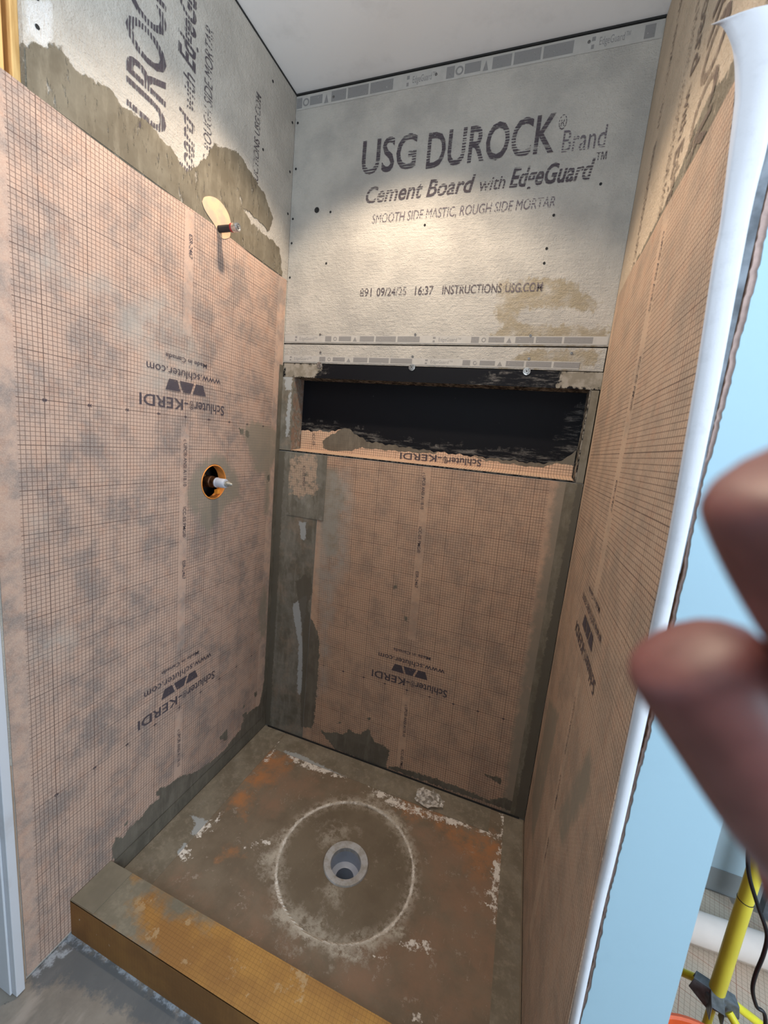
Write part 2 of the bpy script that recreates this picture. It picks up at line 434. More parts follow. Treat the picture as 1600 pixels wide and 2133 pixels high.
def board_text(parent, pl, f, ink, ink2, full=True):
    """the cement board's print; f(x, z) maps back-wall print coordinates to wall coordinates"""
    def T(st, x0, x1, z, cap, mat, **k):
        p0, p1 = f(x0, z), f(x1, z); q = f(x0, z+cap); e = np.array(p1)-np.array(p0); n = np.array([-e[1], e[0]])
        up = 1 if np.dot(n, np.array(q)-np.array(p0)) > 0 else -1
        lettering(parent, pl, st, p0, p1, cap, mat, up=up, **k)
    T('USG', .300, .512, 2.418, .108, ink, bold=.014); T('DUROCK', .552, .978, 2.410, .108, ink, bold=.014)
    T('®', .982, 1.006, 2.470, .040, ink); T('Brand', 1.002, 1.128, 2.404, .062, ink2)
    T('Cement Board', .328, .735, 2.318, .052, ink, bold=.016, shear=.25)
    T('with', .752, .838, 2.318, .040, ink, bold=.005, shear=.2)
    T('EdgeGuard', .852, 1.108, 2.318, .056, ink, bold=.024, shear=.25); T('™', 1.108, 1.138, 2.350, .04, ink)
    T('SMOOTH SIDE MASTIC, ROUGH SIDE MORTAR', .361, 1.007, 2.246, .031, ink2, shear=.1, bold=.0)
    if full:
        T('891', .334, .383, 1.988, .029, ink, bold=.008); T('09/24/25', .404, .524, 1.988, .029, ink, bold=.008); T('16:37', .558, .628, 1.988, .029, ink, bold=.008)
    T('INSTRUCTIONS', .662, .872, 1.988, .028, ink, bold=.014)
    T('USG.COM', .884, 1.006, 1.988, .028, ink2 if full else ink, bold=.014)

# ================================================================ THE SETTING
def paint_mat(name, col, dirt=(.3, .3, .3), amt=.15):
    s = SH(name)
    c = s.mx(s.mt('MULTIPLY', s.step(s.noise(7, 5, .65), .5, .8), amt), col, dirt)
    return s.out(c, .6, s.noise(180, 3), .06, .001)
M['white'] = paint_mat('ceiling_paint', (.86, .86, .86)); M['roomwall'] = paint_mat('room_paint_pale_blue', (.58, .74, .82), (.45, .6, .7), .3)
M['casing'] = paint_mat('casing_paint', (.62, .64, .68), (.3, .25, .22), .35)
M['cavity'] = plain('wall_cavity', (.05, .04, .035), .95)
def struct(name, x0, x1, y0, y1, z0, z1, mat, extra=()):
    m = MB().box(x0, x1, y0, y1, z0, z1)
    for e in extra: m.box(*e)
    return setp(m.build(name, mat), kind='structure')
struct('ceiling', -1.25, 3.0, -2.85, .20, H, H+.08, M['white'])
def floor_mat():
    s = SH('dusty_slab'); n = s.noise(5, 6, .65); st = s.noise(4, 5, .65, sc=(1.6, .5, 1))
    c = s.mx(s.step(n, .35, .65), (.20, .175, .15), (.30, .265, .225))
    c = s.mx(s.mt('MULTIPLY', s.step(st, .52, .62), .6), c, (.42, .36, .31))
    c = s.mx(s.mt('MULTIPLY', s.step(s.noise(55, 3), .68, .74), .7), c, (.09, .08, .07))
    wl = s.mul(s.mask('f_a', .006, .005, 70), s.step(s.noise(40, 5, .7), .44, .60))
    c = s.mx(s.mt('MULTIPLY', s.mask('f_b', .02, .02, 30), .75), c, (.10, .115, .13))
    c = s.mx(s.mt('MULTIPLY', wl, .8), c, (.42, .46, .51))
    return s.out(c, .75, s.noise(30, 4), .25, .003)
band_front = [(-.01, YO+.01), (W, YO+.01), (W, YO-.010), (.3, YO-.009), (.10, YO-.009), (.045, YO-.018), (.018, YO-.10), (-.01, YO-.10)]
wash_front = [(-.01, YO), (W, YO), (W, YO-.06), (.2, YO-.06), (.09, YO-.075), (.04, YO-.11), (-.01, YO-.12)]
fo = sheet('floor', floor_mat(), lambda U, V: (U, V, FL), lin(-1.25, 3.0, .012), lin(-2.85, .20, .012),
           {'f_a': [band_front], 'f_b': [wash_front]}, thick=.02, hole=[(.648, -.430, .062, .062)])
setp(fo, kind='structure')
struct('wall_left', -.16, -.11, -1.02, .10, FL-.02, H, M['cavity'])
struct('wall_back', -.16, 1.25, .10, .20, FL-.02, H, M['cavity'])
# partition between the shower and the room on the right; its end faces the room
M['torn'] = plain('torn_kraft_paper', (.20, .105, .065), .9, var=.3, scale=60, bump=.4)
struct('wall_right', 1.252, 1.3655, -.9225, .10, FL, H, M['torn'])
struct('wall_room_far', 1.367, 3.0, .045, .14, FL, H, M['roomwall'])
struct('wall_room_front', -1.25, -.0135, -1.037, -.985, FL, 2.05, M['roomwall'])
struct('wall_room_left', -1.33, -1.26, -2.85, -.95, FL, H, M['roomwall'])
M['backwall'] = paint_mat('room_paint_grey', (.30, .31, .32), (.2, .2, .2), .3)
struct('wall_behind', -1.25, 3.0, -2.95, -2.86, FL, H, M['backwall'])
struct('wall_room_right', 3.01, 3.09, -2.85, .04, FL, .88, M['roomwall'],
       [(3.01, 3.09, -2.85, -2.42, .88, H), (3.01, 3.09, -1.28, .04, .88, H), (3.01, 3.09, -2.42, -1.28, 2.22, H)])
wf = MB()
for b in ((3.005, 3.05, -2.42, -2.36, .88, 2.22), (3.005, 3.05, -1.34, -1.28, .88, 2.22), (3.005, 3.05, -2.36, -1.34, .88, .94),
          (3.005, 3.05, -2.36, -1.34, 2.16, 2.22), (3.01, 3.04, -2.36, -1.34, 1.53, 1.57)): wf.box(*b)
setp(wf.build('window_1', M['casing']), kind='structure')

# end face of the partition: blue painted skin with a torn left edge
M['blue'] = paint_mat('pale_blue_paint', (.43, .62, .72), (.32, .46, .55), .35)
tear_px = [(1574, 592), (1557, 662), (1546, 700), (1540, 719), (1526, 789), (1511, 845), (1480, 960), (1461, 1028), (1442, 1127), (1431, 1194),
           (1419, 1244), (1375, 1440), (1356, 1528), (1331, 1619), (1319, 1669), (1275, 1850), (1256, 1940), (1231, 2056), (1209, 2133)]
tear = [(float(wp(u, v, 1, -.93)[0]), float(wp(u, v, 1, -.93)[2])) for u, v in tear_px]
tz = np.array([t[1] for t in tear])[::-1]; tx = np.array([t[0] for t in tear])[::-1]
rng = np.random.RandomState(3)
zz = lin(FL+.003, H-.005, .006); base = np.interp(zz, tz, tx)+rng.uniform(-.0009, .0009, len(zz)); jag = np.convolve(rng.uniform(-1, 1, len(zz)), np.ones(3)/3, 'same')*.0006+np.convolve(rng.uniform(-1, 1, len(zz)), np.ones(23)/23, 'same')*.0008
def skin(name, left, x1, y0, y1, mat):
    m = MB(); n = len(zz)
    for z, l in zip(zz, left): m.add([(l, y0, z), (x1, y0, z), (x1, y1, z), (l, y1, z)], [])
    for i in range(n-1):
        a, b = 4*i, 4*i+4
        m.f += [(a, a+1, b+1, b), (a+1, a+2, b+2, b+1), (a+2, a+3, b+3, b+2), (a+3, a, b, b+3)]
    m.f += [(0, 3, 2, 1), (4*n-4, 4*n-3, 4*n-2, 4*n-1)]
    return m.build(name, mat)
drywall = thing('drywall_end_panel', 'pale blue painted drywall end of the partition with a torn paper edge', 'drywall', (1.31, -.925, FL))
paper = skin('torn_paper_edge', base-.0022-.0055*np.clip((zz-1.25)/.5, .1, 1)+jag*.3, 1.3645, -.9272, -.9230, plain('torn_facing_paper', (.58, .42, .37), .9, var=.12, scale=80, bump=.3))
blue = skin('painted_face', base+jag, 1.3662, -.9290, -.9274, M['blue'])
for q in (paper, blue): q.parent = drywall; q.matrix_parent_inverse = Matrix.Translation(-Vector(drywall.location))

# ================================================================ CEMENT BOARDS
mB = board_mat('cement_board_grey'); mL = board_mat('cement_board_left', (.53, .495, .44), (.43, .40, .355))
mR = board_mat('cement_board_right', (.58, .47, .35), (.48, .39, .29))  # warm light's tan put into the right board's colour
BP = lambda off=0.0: (lambda U, V: (U, -off, V))
LP = lambda off=0.0: (lambda U, V: (off, U, V))
RP = lambda off=0.0: (lambda U, V: (W-off, U, V))
def board(name, label, mat, pl, a0, a1, b0, b1, fields=None, hole=None, t=.0125, warp=None):
    root = thing(name, label, 'cement board', PL[pl]((a0+a1)/2, b0, -.006))
    pos = {'B': BP(), 'L': LP(), 'R': RP()}[pl]
    us, vs = lin(a0, a1, .008), lin(b0, b1, .008)
    o = sheet('panel', mat, pos, us, vs, fields, thick=0, hole=hole, warp=warp, parent=root)
    m = o.modifiers.new('solid', 'SOLIDIFY'); m.thickness = t; m.offset = {'B': -1, 'L': -1, 'R': 1}[pl]
    return root
stainB = Bw([(900, 1150), (1050, 1130), (1200, 1150), (1310, 1230), (1290, 1260), (1180, 1250), (1000, 1250), (940, 1330), (880, 1290)], 1.951, (580, 0))
stainB2 = Bw([(1180, 1215), (1250, 1205), (1315, 1225), (1300, 1255), (1220, 1260), (1180, 1245)], 1.951, (580, 0))
stain3 = Bw([(840, 1380), (950, 1300), (1050, 1320), (1330, 1330), (1340, 1400), (1000, 1410)], 1.951, (580, 0))
b1 = board('cement_board', 'large grey cement board with big printed lettering at the top of the back wall', mB, 'B', .0005, W-.0005, 1.8125, H-.009,
           {'f_c': [stainB, stainB2, stain3]})
board_text(b1, 'B', lambda x, z: (x, z), M['inkB'], M['inkB2'])
edge_tape(b1, 'B', 1.8165, 1.8435, .004, W-.004, .075)
edge_tape(b1, 'B', 2.672, 2.718, .004, W-.004, -.12)
for a, b in [(.171, 1.847), (.576, 1.848), (.99, 1.846), (.163, 2.694), (.557, 2.698), (1.036, 2.70)]: screw(b1, 'B', a, b, off=.0012)
for a, b in [(.181, 2.301), (.57, 2.225), (1.008, 2.221), (1.001, 2.121), (1.0, 2.076), (.177, 2.116), (1.134, 2.3), (.012, 2.29), (.012, 2.20), (.012, 2.07), (.012, 2.63), (.014, 2.47)]:
    screw_hole(b1, 'B', a, b, .0036)
kn = MB(); kn.lathe([(.010, -.001), (.0105, .0015), (.009, .0025), (.007, .001)], (.12, 0, 2.313), (0, -1, 0), 14)
kn.build('drill_hole', M['pit'], b1, True)
b2 = board('cement_board', 'narrow strip of cement board between the tall printed board and the niche', mB, 'B', .0005, W-.003, 1.7335, 1.8075,
           {'f_c': [[(.9, 1.74), (1.2, 1.74), (1.22, 1.80), (1.0, 1.80)]]})
edge_tape(b2, 'B', 1.738, 1.7625, .004, 1.16, .054)
for a, b in [(.177, 1.777), (.574, 1.768), (.996, 1.770), (1.13, 1.79)]: screw(b2, 'B', a, b, off=.0002)
b3 = board('cement_board', 'cement board behind the membrane on the lower back wall', mB, 'B', .002, W-.002, -.003, 1.360)
b3.children[0].location = (0, 0, 0)

# left wall
mort_top = Lw([(105, 230), (180, 245), (330, 250), (410, 380), (600, 480), (640, 570), (800, 660), (940, 830), (1000, 930), (1060, 900), (1150, 780),
               (1280, 820), (1340, 920), (1420, 1050), (1470, 1180), (1440, 1240), (1330, 1130), (1290, 1110), (1340, 1190), (1500, 1330), (1520, 1520), (1400, 1480),
               (1140, 1300), (900, 1120), (600, 890), (300, 670), (120, 520)], 2.58)
pale_top = Lw([(400, 0), (780, 0), (800, 300), (780, 620), (720, 710), (600, 680), (500, 530), (420, 560), (400, 300)], 7.273)
valve_h = (-.3925, 1.240, .0605, .0640)
b4 = board('cement_board', 'cement board high on the left wall with sideways printing above the mortar smear', mL, 'L', -.932, -.0005, 2.0565, H-.004, {'f_a': [mort_top], 'f_b': [pale_top]},
           hole=[(-.398, 2.0635, .014, .014)])
def left_row(z):
    return float(np.interp(z, [1.988, 2.016, 2.246, 2.275, 2.318, 2.374, 2.404, 2.410, 2.526], [-.212, -.240, -.437, -.461, -.504, -.556, -.598, -.604, -.712]))
ZMIN['L'] = 2.066
board_text(b4, 'L', lambda x, z: (left_row(z), x+1.56), M['inkL'], M['inkL'], full=False)
ZMIN['L'] = None
for a, b in [(-.906, 2.185), (-.905, 2.235), (-.90, 2.42), (-.02, 2.30), (-.02, 2.45), (-.02, 2.62), (-.15, 2.66), (-.45, 2.70), (-.19, 2.42)]: screw_hole(b4, 'L', a, b, .0036)
# the smear of mortar that runs over the lettering
def smear_mat():
    s = SH('mortar_smear'); mo = s.mul(s.mask('f_a', .003, .010, 32), s.step(s.noise(26, 6, .75, sc=(1, 2.0, .6)), .33, .44))
    return s.out(mortar_col(s, (.155, .132, .094), (.215, .19, .142)), .85, alpha=s.mt('MULTIPLY', mo, .9))
sheet('mortar_smear', smear_mat(), LP(.0022), lin(-.930, -.018, .008), lin(2.06, 2.36, .008), {'f_a': [mort_top]}, thick=0, parent=b4)
b5 = board('cement_board', 'cement board behind the left wall membrane, its chipped pale edge showing at the top', mL, 'L', -1.030, -.0005, FL+.003, 2.0545, hole=[valve_h])
pe = MB(); rng = np.random.RandomState(8)
for i in range(14):
    y0 = -1.028+i*.0072; pe.box(-.012, .0012+rng.uniform(0, .0012), y0, y0+.0074, 2.0475, 2.0553+rng.uniform(0, .006)-i*.0003)
pe.build('chipped_edge', plain('gypsum_white', (.62, .63, .66), .9, bump=.4), b5)

# right wall
b6 = board('cement_board', 'tan-lit cement board high on the right wall above the membrane', mR, 'R', -.930, -.0005, -.003, H-.004,
           {'f_a': [[(-.93, 1.94), (-.2, 1.93), (-.25, 1.97), (-.45, 1.975), (-.55, 1.99), (-.62, 2.03), (-.68, 2.04), (-.75, 2.01), (-.93, 2.0)]]})
M['inkR'] = ink_mat('ink_board_right', (.16, .12, .10), 'z', .38)
ZMIN['R'] = 1.965
board_text(b6, 'R', lambda x, z: (left_row(z)+.01, 2.92-x), M['inkR'], M['inkR'], full=True)
ZMIN['R'] = None

# wooden framing seen through the opening at the top left
st = thing('framing_stud', 'orange pine stud at the open top left corner', 'stud', (-.06, -.99, 2.03))
MB().box(-.095, -.016, -1.025, -.957, 2.062, H-.004).build('timber', M['wood'], st, bevel=.002)
st2 = thing('framing_stud', 'narrow yellow pine stud edge beside the cement board, next to the dark gap', 'stud', (-.06, -.94, 2.03))
MB().box(-.095, -.0145, -.9445, -.905, 2.062, H-.004).build('timber', M['wood'], st2, bevel=.002)

# ================================================================ MEMBRANES
def yc(V): return -.5241+(V-1.456)*.0128
valve_film = Lw([(440, 380), (600, 310), (760, 400), (900, 600), (920, 900), (740, 1020), (480, 1400), (200, 1000), (180, 850), (280, 580)], 6.667, (360, 900))
bottomL = [(-.787, .068), (-.787, -.03), (0, -.03), (0, .46)]+Lw([(1475, 400), (1468, 560), (1440, 715), (1380, 755), (1340, 820), (1335, 850), (1300, 890), (1250, 960), (1170, 1030),
          (1085, 1085), (1000, 1110), (940, 1160), (880, 1180), (865, 1210), (890, 1230), (830, 1275), (790, 1330), (720, 1390), (680, 1450), (640, 1455), (615, 1510), (620, 1560)], 2.667, (0, 1200))
blobsL = [Lw(p, 2.667, (0, 1200)) for p in ([(1215, 900), (1258, 850), (1265, 910), (1240, 915)], [(1345, 765), (1370, 755), (1375, 785), (1350, 795)], [(1340, 720), (1360, 715), (1350, 740)],
                                         [(1412, 650), (1425, 645), (1428, 665), (1416, 672)], [(680, 1380), (705, 1360), (708, 1368), (684, 1388)])]
blobsL += [Lw(p, 2.667, (0, 600)) for p in ([(1325, 775), (1350, 785), (1352, 820), (1335, 812)], [(1362, 795), (1378, 790), (1384, 820), (1372, 832), (1360, 818)], [(1478, 1045), (1492, 1040), (1492, 1075), (1480, 1078)])]
stainL = Lw([(1340, 780), (1400, 740), (1500, 770), (1545, 800), (1530, 950), (1500, 1000), (1490, 1250), (1465, 1250), (1470, 1020), (1420, 1030), (1380, 900)], 2.667, (0, 600))
stainL2 = Lw([(1460, 60), (1480, 60), (1478, 330), (1440, 340), (1440, 180)], 2.667, (0, 1200))
hazeL = [Lw(p) for p in ([(130, 590), (200, 575), (260, 600), (250, 625), (170, 610)], [(55, 520), (110, 500), (130, 560), (80, 590)], [(230, 640), (340, 600), (400, 700), (300, 740), (240, 700)],
                         [(300, 720), (400, 700), (430, 770), (330, 830), (280, 800)], [(60, 1080), (95, 1070), (90, 1110), (62, 1115)], [(60, 1330), (130, 1300), (170, 1340), (120, 1380), (60, 1370)])]
blankL = Lw([(372, 600), (400, 480), (440, 480), (440, 620), (430, 700), (385, 720)])
mML = membrane_mat('membrane_left', strips=((-.030, -.795), (.245, .60), (-1.03, -1.30)), marks=(0.0, -1.017), base=(.52, .36, .28), dull=(.275, .222, .197), dullness=.7, half=.455)
vt = lambda U: 2.0590+.006*np.sin(U*9+1)
def warpL(U, V):
    t = (V-(-.034))/(2.056+.034); top = 2.0585+.004*np.sin(U*11)
    V2 = -.034+t*(top+.034)
    left = np.interp(V2, [-.04, .44, 1.38, 2.06], [-1.026, -1.026, -1.026, -1.026]); s_ = (U+1.026)/(1.026-.008)
    return U, V2
mem_l = thing('membrane_sheet', 'tan gridded waterproofing membrane covering the left wall around the valve', 'membrane', (0, -.52, -.03))
fleece_l = sheet('fleece', mML, lambda U, V: (.0022+.0012*np.sin(U*23+V*3)*np.sin(V*9)**2, U, V), lin(-1.026, -.008, .006), lin(-.034, 2.056, .006),
      {'f_a': [bottomL]+blobsL, 'f_b': hazeL, 'f_c': [valve_film, stainL, stainL2]}, hole=[valve_h], parent=mem_l,
      suv=lambda U, V: (U-yc(V), V-1.456), warp=warpL)
legend(mem_l, 'L', -.521, 1.508); legend(mem_l, 'L', -.5335, .492)
codes(mem_l, 'L', -.5245, 1.385, 1); codes(mem_l, 'L', -.538, .352, 1, (0,)); codes(mem_l, 'L', -.5125, 1.991+.404, 1, (2,))
for o in mem_l.children:
    if o.name.startswith('printed'): o.location.x += .0022
for k in range(-4, 5):      # numbers along the two ruled rows
    n_ = str(abs(k)*10)
    for zc_, cc in ((1.456, -.5241), (.439, -.5371)):
        wd = .010 if k else .005
        o = lettering(mem_l, 'L', n_, (cc+k*.1+wd/2, zc_+.0035), (cc+k*.1-wd/2, zc_+.0035), .007, M['ink'], up=1, name='printed_number', bold=.01); o.location.x += .0022
# ----- back wall
hazeB = Bw([(380, -60), (500, -60), (530, 100), (515, 250), (500, 400), (505, 480), (430, 620), (410, 800), (400, 1000), (370, 1180), (320, 1200), (330, 1100), (340, 700), (300, 500), (330, 200)], 2.667, (540, 1000))
filmB = Bw([(330, -70), (430, -60), (480, 100), (430, 250), (440, 400), (380, 430), (350, 300)], 2.667, (540, 1000))
blobB = Bw([(335, 1385), (370, 1400), (430, 1400), (470, 1412), (500, 1380), (535, 1405), (560, 1410), (610, 1375), (625, 1420), (640, 1450), (700, 1480), (725, 1505), (715, 1545), (700, 1600), (540, 1540), (420, 1490)], 2.667, (540, 1000))
bandB = Bw([(690, 1590), (860, 1650), (1100, 1735), (1360, 1820), (1420, 1850), (1420, 1790), (1360, 1760), (1280, 1775), (1100, 1700), (900, 1630), (760, 1590)], 2.667, (540, 1000))
darkB = Bw([(205, 560), (290, 540), (300, 620), (268, 700), (285, 760), (330, 850), (335, 950), (325, 1100), (312, 1280), (305, 1350), (290, 1380), (235, 1370), (232, 1200), (240, 1100), (243, 900), (235, 760), (215, 640)], 2.667, (540, 1000))
marginB = [(1.146, -.01), (1.21, -.01), (1.21, 1.37), (1.152, 1.37), (1.150, 1.0), (1.14, .5)]
speckB = [Bw(p, 2.667, (540, 1000)) for p in ([(432, 1345), (455, 1342), (458, 1352), (435, 1352)], [(600, 1320), (622, 1318), (622, 1330), (602, 1330)], [(808, 755), (825, 762), (820, 780), (806, 770)],
          [(740, 590), (765, 585), (768, 600), (745, 604)], [(1250, 1635), (1340, 1650), (1350, 1690), (1320, 1680), (1280, 1650)])]
mMB = membrane_mat('membrane_back', strips=((.855, -.0+.195-.20+.0), (-.02, -.5)), marks=(0.0,), base=(.66, .43, .29), dull=(.46, .345, .27), dullness=.6, half=.449)
mem_b = thing('membrane_sheet', 'orange-tan gridded waterproofing membrane on the back wall below the niche', 'membrane', (.7, 0, 0))
sheet('fleece', membrane_mat('membrane_back_wall', strips=((.96, .232), (-.022, -.5)), marks=(0.0,), base=(.56, .36, .24), dull=(.37, .255, .185), dullness=.66, half=.449),
      lambda U, V: (U, -.0022-.001*np.sin(U*17+V*2)*np.sin(V*8)**2, V), lin(.214, 1.198, .006), lin(.004, 1.3585, .006),
      {'f_a': [blobB, bandB, darkB]+speckB, 'f_b': [hazeB], 'f_c': [filmB, marginB]}, parent=mem_b, suv=lambda U, V: (U-.6983-(V-.4075)*(-.02), V-.4075))
legend(mem_b, 'B', .7005, .457)
def codes_b():
    for (t, z0, z1, x0, x1) in [('c UPC® ANSI A118.10', 1.335, 1.19, .668, .674), ('ICC-ES PMG®', 1.120, 1.012, .676, .680), ('ESR-2467', .935, .865, .684, .686), ('c UPC® ANSI A118.10', .340, .188, .702, .706), ('ICC-ES PMG', .125, .035, .708, .710)]:
        lettering(mem_b, 'B', t, (x0-.004, z0), (x1-.004, z1), .0125, M['ink'], up=1, bold=.008)
codes_b()
for k in range(-3, 5):
    lettering(mem_b, 'B', str(abs(k)*10), (.6983+k*.1+.005, .4110), (.6983+k*.1-.005, .4110), .007, M['ink'], up=1, name='printed_number', bold=.01)
for o in mem_b.children:
    if o.name.startswith('printed'): o.location.y -= .0020
# ----- right wall
edge_px = [(1531, 197), (1528, 233), (1519, 309), (1509, 394), (1498, 478), (1484, 550), (1447, 795), (1416, 972), (1386, 1150), (1362, 1260), (1284, 1650), (1256, 1790), (1231, 1900), (1184, 2133)]
er = [tuple(float(x) for x in wp(u, v, 0, W-.0022)[1:]) for u, v in edge_px]
ez = np.array([p[1] for p in er])[::-1]; ey = np.array([p[0] for p in er])[::-1]
def warpR(U, V):
    s_ = (U+.93)/(.93-.022); left = np.interp(V, ez, ey); left = np.where(V > 1.93, ey[-1], left)
    U2 = left+s_*(-.022-left)
    return U2, V
mem_r = thing('membrane_sheet', 'tan gridded waterproofing membrane on the right wall beside the pale folded edge', 'membrane', (W, -.5, 0))
oR = sheet('fleece', membrane_mat('membrane_right_wall', strips=((1.0, .160), (-.028, -.80)), marks=(), base=(.50, .35, .245), dull=(.33, .25, .185), dullness=.6, half=.475, strip_h=.022),
      lambda U, V: (W-.0022-.0012*np.sin(U*21+V*3)*np.sin(V*9)**2, U, V), lin(-.93, -.022, .006), lin(.003, 1.958, .006),
      {'f_c': [[(-.3, .2), (-.1, .2), (-.1, .6), (-.35, .7)], [(-.75, .9), (-.6, .6), (-.68, .6), (-.8, .85)]], 'f_a': [[(-.93, -.02), (0, -.02), (0, .0), (-.93, .0)]]},
      parent=mem_r, suv=lambda U, V: (U+.530, V-.950), warp=warpR)
oR.modifiers['solid'].offset = 1.0
legend(mem_r, 'R', -.532, 1.004, sgn=-1)
for t, z0, z1 in [('c UPC® ANSI A118.10', 1.90, 1.75), ('ICC-ES PMG®', 1.66, 1.55), ('ESR-2467', 1.40, 1.33), ('c UPC® ANSI A118.10', .872, .72), ('ICC-ES PMG®', .66, .56), ('ESR-2467', .47, .40)]:
    lettering(mem_r, 'R', t, (-.533, z0), (-.533, z1), .0125, M['ink'], up=-1, bold=.008)
for o in mem_r.children:
    if o.name.startswith('printed'): o.location.x -= .0020

# white folded margin of the right membrane that curls away from the wall end
Lp = [(1481, 51), (1504, 56), (1523, 93), (1530, 135), (1531, 197), (1528, 233), (1519, 309), (1509, 394), (1498, 478), (1484, 550), (1447, 795), (1386, 1150), (1335, 1400), (1284, 1650), (1256, 1790), (1231, 1900), (1186, 2133)]
Rp = [(1640, 32), (1640, 60), (1638, 110), (1626, 160), (1612, 215), (1602, 255), (1590, 325), (1574, 394), (1559, 470), (1543, 555), (1488, 850), (1424, 1150), (1369, 1400), (1314, 1650), (1282, 1790), (1255, 1900), (1205, 2133)]
def ribbon():
    A = catmull([wp(u, v, 1, -.934) for u, v in Lp], 6); B = catmull([wp(u, v, 1, -.934) for u, v in Rp], 6)
    dirv = (A[-1]-A[-7]); dirv = dirv/np.linalg.norm(dirv); zl = A[-1][2]
    for k in range(1, 9):   # on down to the floor
        f_ = k/8; A.append(np.array([A[-1][0]*0+1.2415+.002*f_, -.934, zl-(zl-FL-.004)*f_])); B.append(np.array([1.2535+.001*f_, -.934, zl-(zl-FL-.004)*f_]))
    n = 7; v = []; f = []
    for i, (a, b) in enumerate(zip(A, B)):
        for k in range(n):
            t = k/(n-1); p = a*(1-t)+b*t
            curl = max(0, (a[2]-1.72)/.2) if a[2] > 1.72 else 0
            p = p+np.array([0, -.004*math.sin(math.pi*t)-.012*curl*math.sin(math.pi*.5*t), 0]); v.append(p)
    for i in range(len(A)-1):
        for k in range(n-1): f.append((i*n+k, i*n+k+1, (i+1)*n+k+1, (i+1)*n+k))
    m = MB(); m.add(v, f); s = SH('daylit_fleece')
    mat = s.out(s.mx(s.mt('MULTIPLY', s.step(s.noise(45, 5, .7), .5, .7), .25), (.64, .64, .67), (.48, .48, .50)), .9, s.noise(500, 2), .15, .001)  # daylight on the margin put into its near-white colour
    o = m.build('folded_margin', mat, mem_r, True); md = o.modifiers.new('solid', 'SOLIDIFY'); md.thickness = .0009; md.offset = 0
    o['label'] = 'unprinted white margin folded round the wall end, its top corner curling'
    return o
ribbon()
# grey metal corner bead behind the fold
cb = thing('corner_bead', 'thin grey metal corner bead behind the membrane\'s white fold', 'corner bead', (1.247, -.926, FL))
mb = MB(); mb.box(1.2385, 1.2535, -.9328, -.9312, 1.30, H-.01); mb.box(1.2385, 1.2505, -.9312, -.9302, FL+.002, H-.01)
mb.build('bead_flange', plain('galvanised_steel', (.30, .33, .37), .5, .3, var=.3), cb)

# ================================================================ SEALING BANDS (mortar covered)
mband = mortar_mat('mortar_band', pale=.1)
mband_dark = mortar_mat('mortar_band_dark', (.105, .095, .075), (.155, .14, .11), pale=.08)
mband_c = mortar_mat('mortar_band_corner', (.15, .135, .105), (.235, .22, .185), pale=.15, tan=.25)
bandL = thing('sealing_band', 'mortar-covered sealing band in the left back corner, pale drips running down it', 'sealing band', (.1, -.01, 0))
drip = Bw([(190, 690), (270, 630), (262, 700), (255, 760), (240, 850), (248, 1000), (240, 1180), (222, 1190), (215, 1160), (218, 1000), (222, 900), (195, 780)], 2.667, (540, 1000))
drip2 = Bw([(225, 230), (260, 235), (262, 330), (235, 330)], 2.667, (540, 1000))
dk = Bw([(215, 560), (262, 520), (280, 560), (260, 640), (235, 610)], 2.667, (540, 1000))
sheet('back_leg', mband_c, BP(.0036), lin(.001, .2125, .006), lin(.004, 1.3585, .006), {'f_b': [drip, drip2], 'f_a': [dk, [(.001, 0), (.03, 0), (.035, 1.36), (.001, 1.36)], darkB]}, parent=bandL)
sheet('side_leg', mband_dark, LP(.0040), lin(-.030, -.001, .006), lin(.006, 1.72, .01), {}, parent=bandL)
bandU = thing('sealing_band', 'short mortar-covered strip left of the niche opening with a white crusty edge', 'sealing band', (.02, -.002, 1.37))
sheet('back_leg', mband_c, BP(.0026), lin(.004, .0592, .006), lin(1.364, 1.6735, .006), {'f_b': [[(.034, 1.42), (.05, 1.42), (.05, 1.62), (.038, 1.60), (.03, 1.5)], [(.02, 1.62), (.05, 1.62), (.05, 1.72), (.0, 1.72)]]}, parent=bandU)
bandR = thing('sealing_band', 'dark sealing band in the right back corner below and beside the niche', 'sealing band', (1.21, -.002, 0))
sheet('back_leg', mortar_mat('mortar_band_right', (.17, .145, .105), (.25, .22, .165), pale=.12), BP(.0032), lin(1.180, W-.0035, .006), lin(.004, 1.3585, .006), {'f_a': [[(1.196, 0), (W, 0), (W, 1.37), (1.216, 1.37), (1.203, .8)]]}, parent=bandR)
sheet('upper_leg', mband, BP(.0026), lin(1.2095, W-.0035, .006), lin(1.361, 1.672, .006), {}, parent=bandR)
patch = thing('membrane_patch', 'square mortar-smeared membrane patch under the niche\'s left end', 'membrane patch', (.15, -.004, 1.08))
px_ = Bw([(200, 430), (340, 420), (420, 380), (560, 330), (700, 340), (740, 420), (720, 600), (730, 800), (740, 900), (640, 960), (560, 940), (480, 1000), (350, 930), (320, 800), (280, 680), (330, 500)], 7.273, (560, 900))
sheet('fleece', mortar_mat('mortar_patch', (.155, .14, .11), (.25, .235, .195), pale=.3), BP(.0052), lin(.0605, .2445, .005), lin(1.078, 1.3585, .005), {'f_d': [px_]}, parent=patch,
      warp=lambda U, V: (U, V), suv=lambda U, V: (U, V))
lettering(patch, 'B', 'ICC-ES PMG®', (.130, 1.305), (.134, 1.215), .012, M['ink'], up=1, off=.0058)

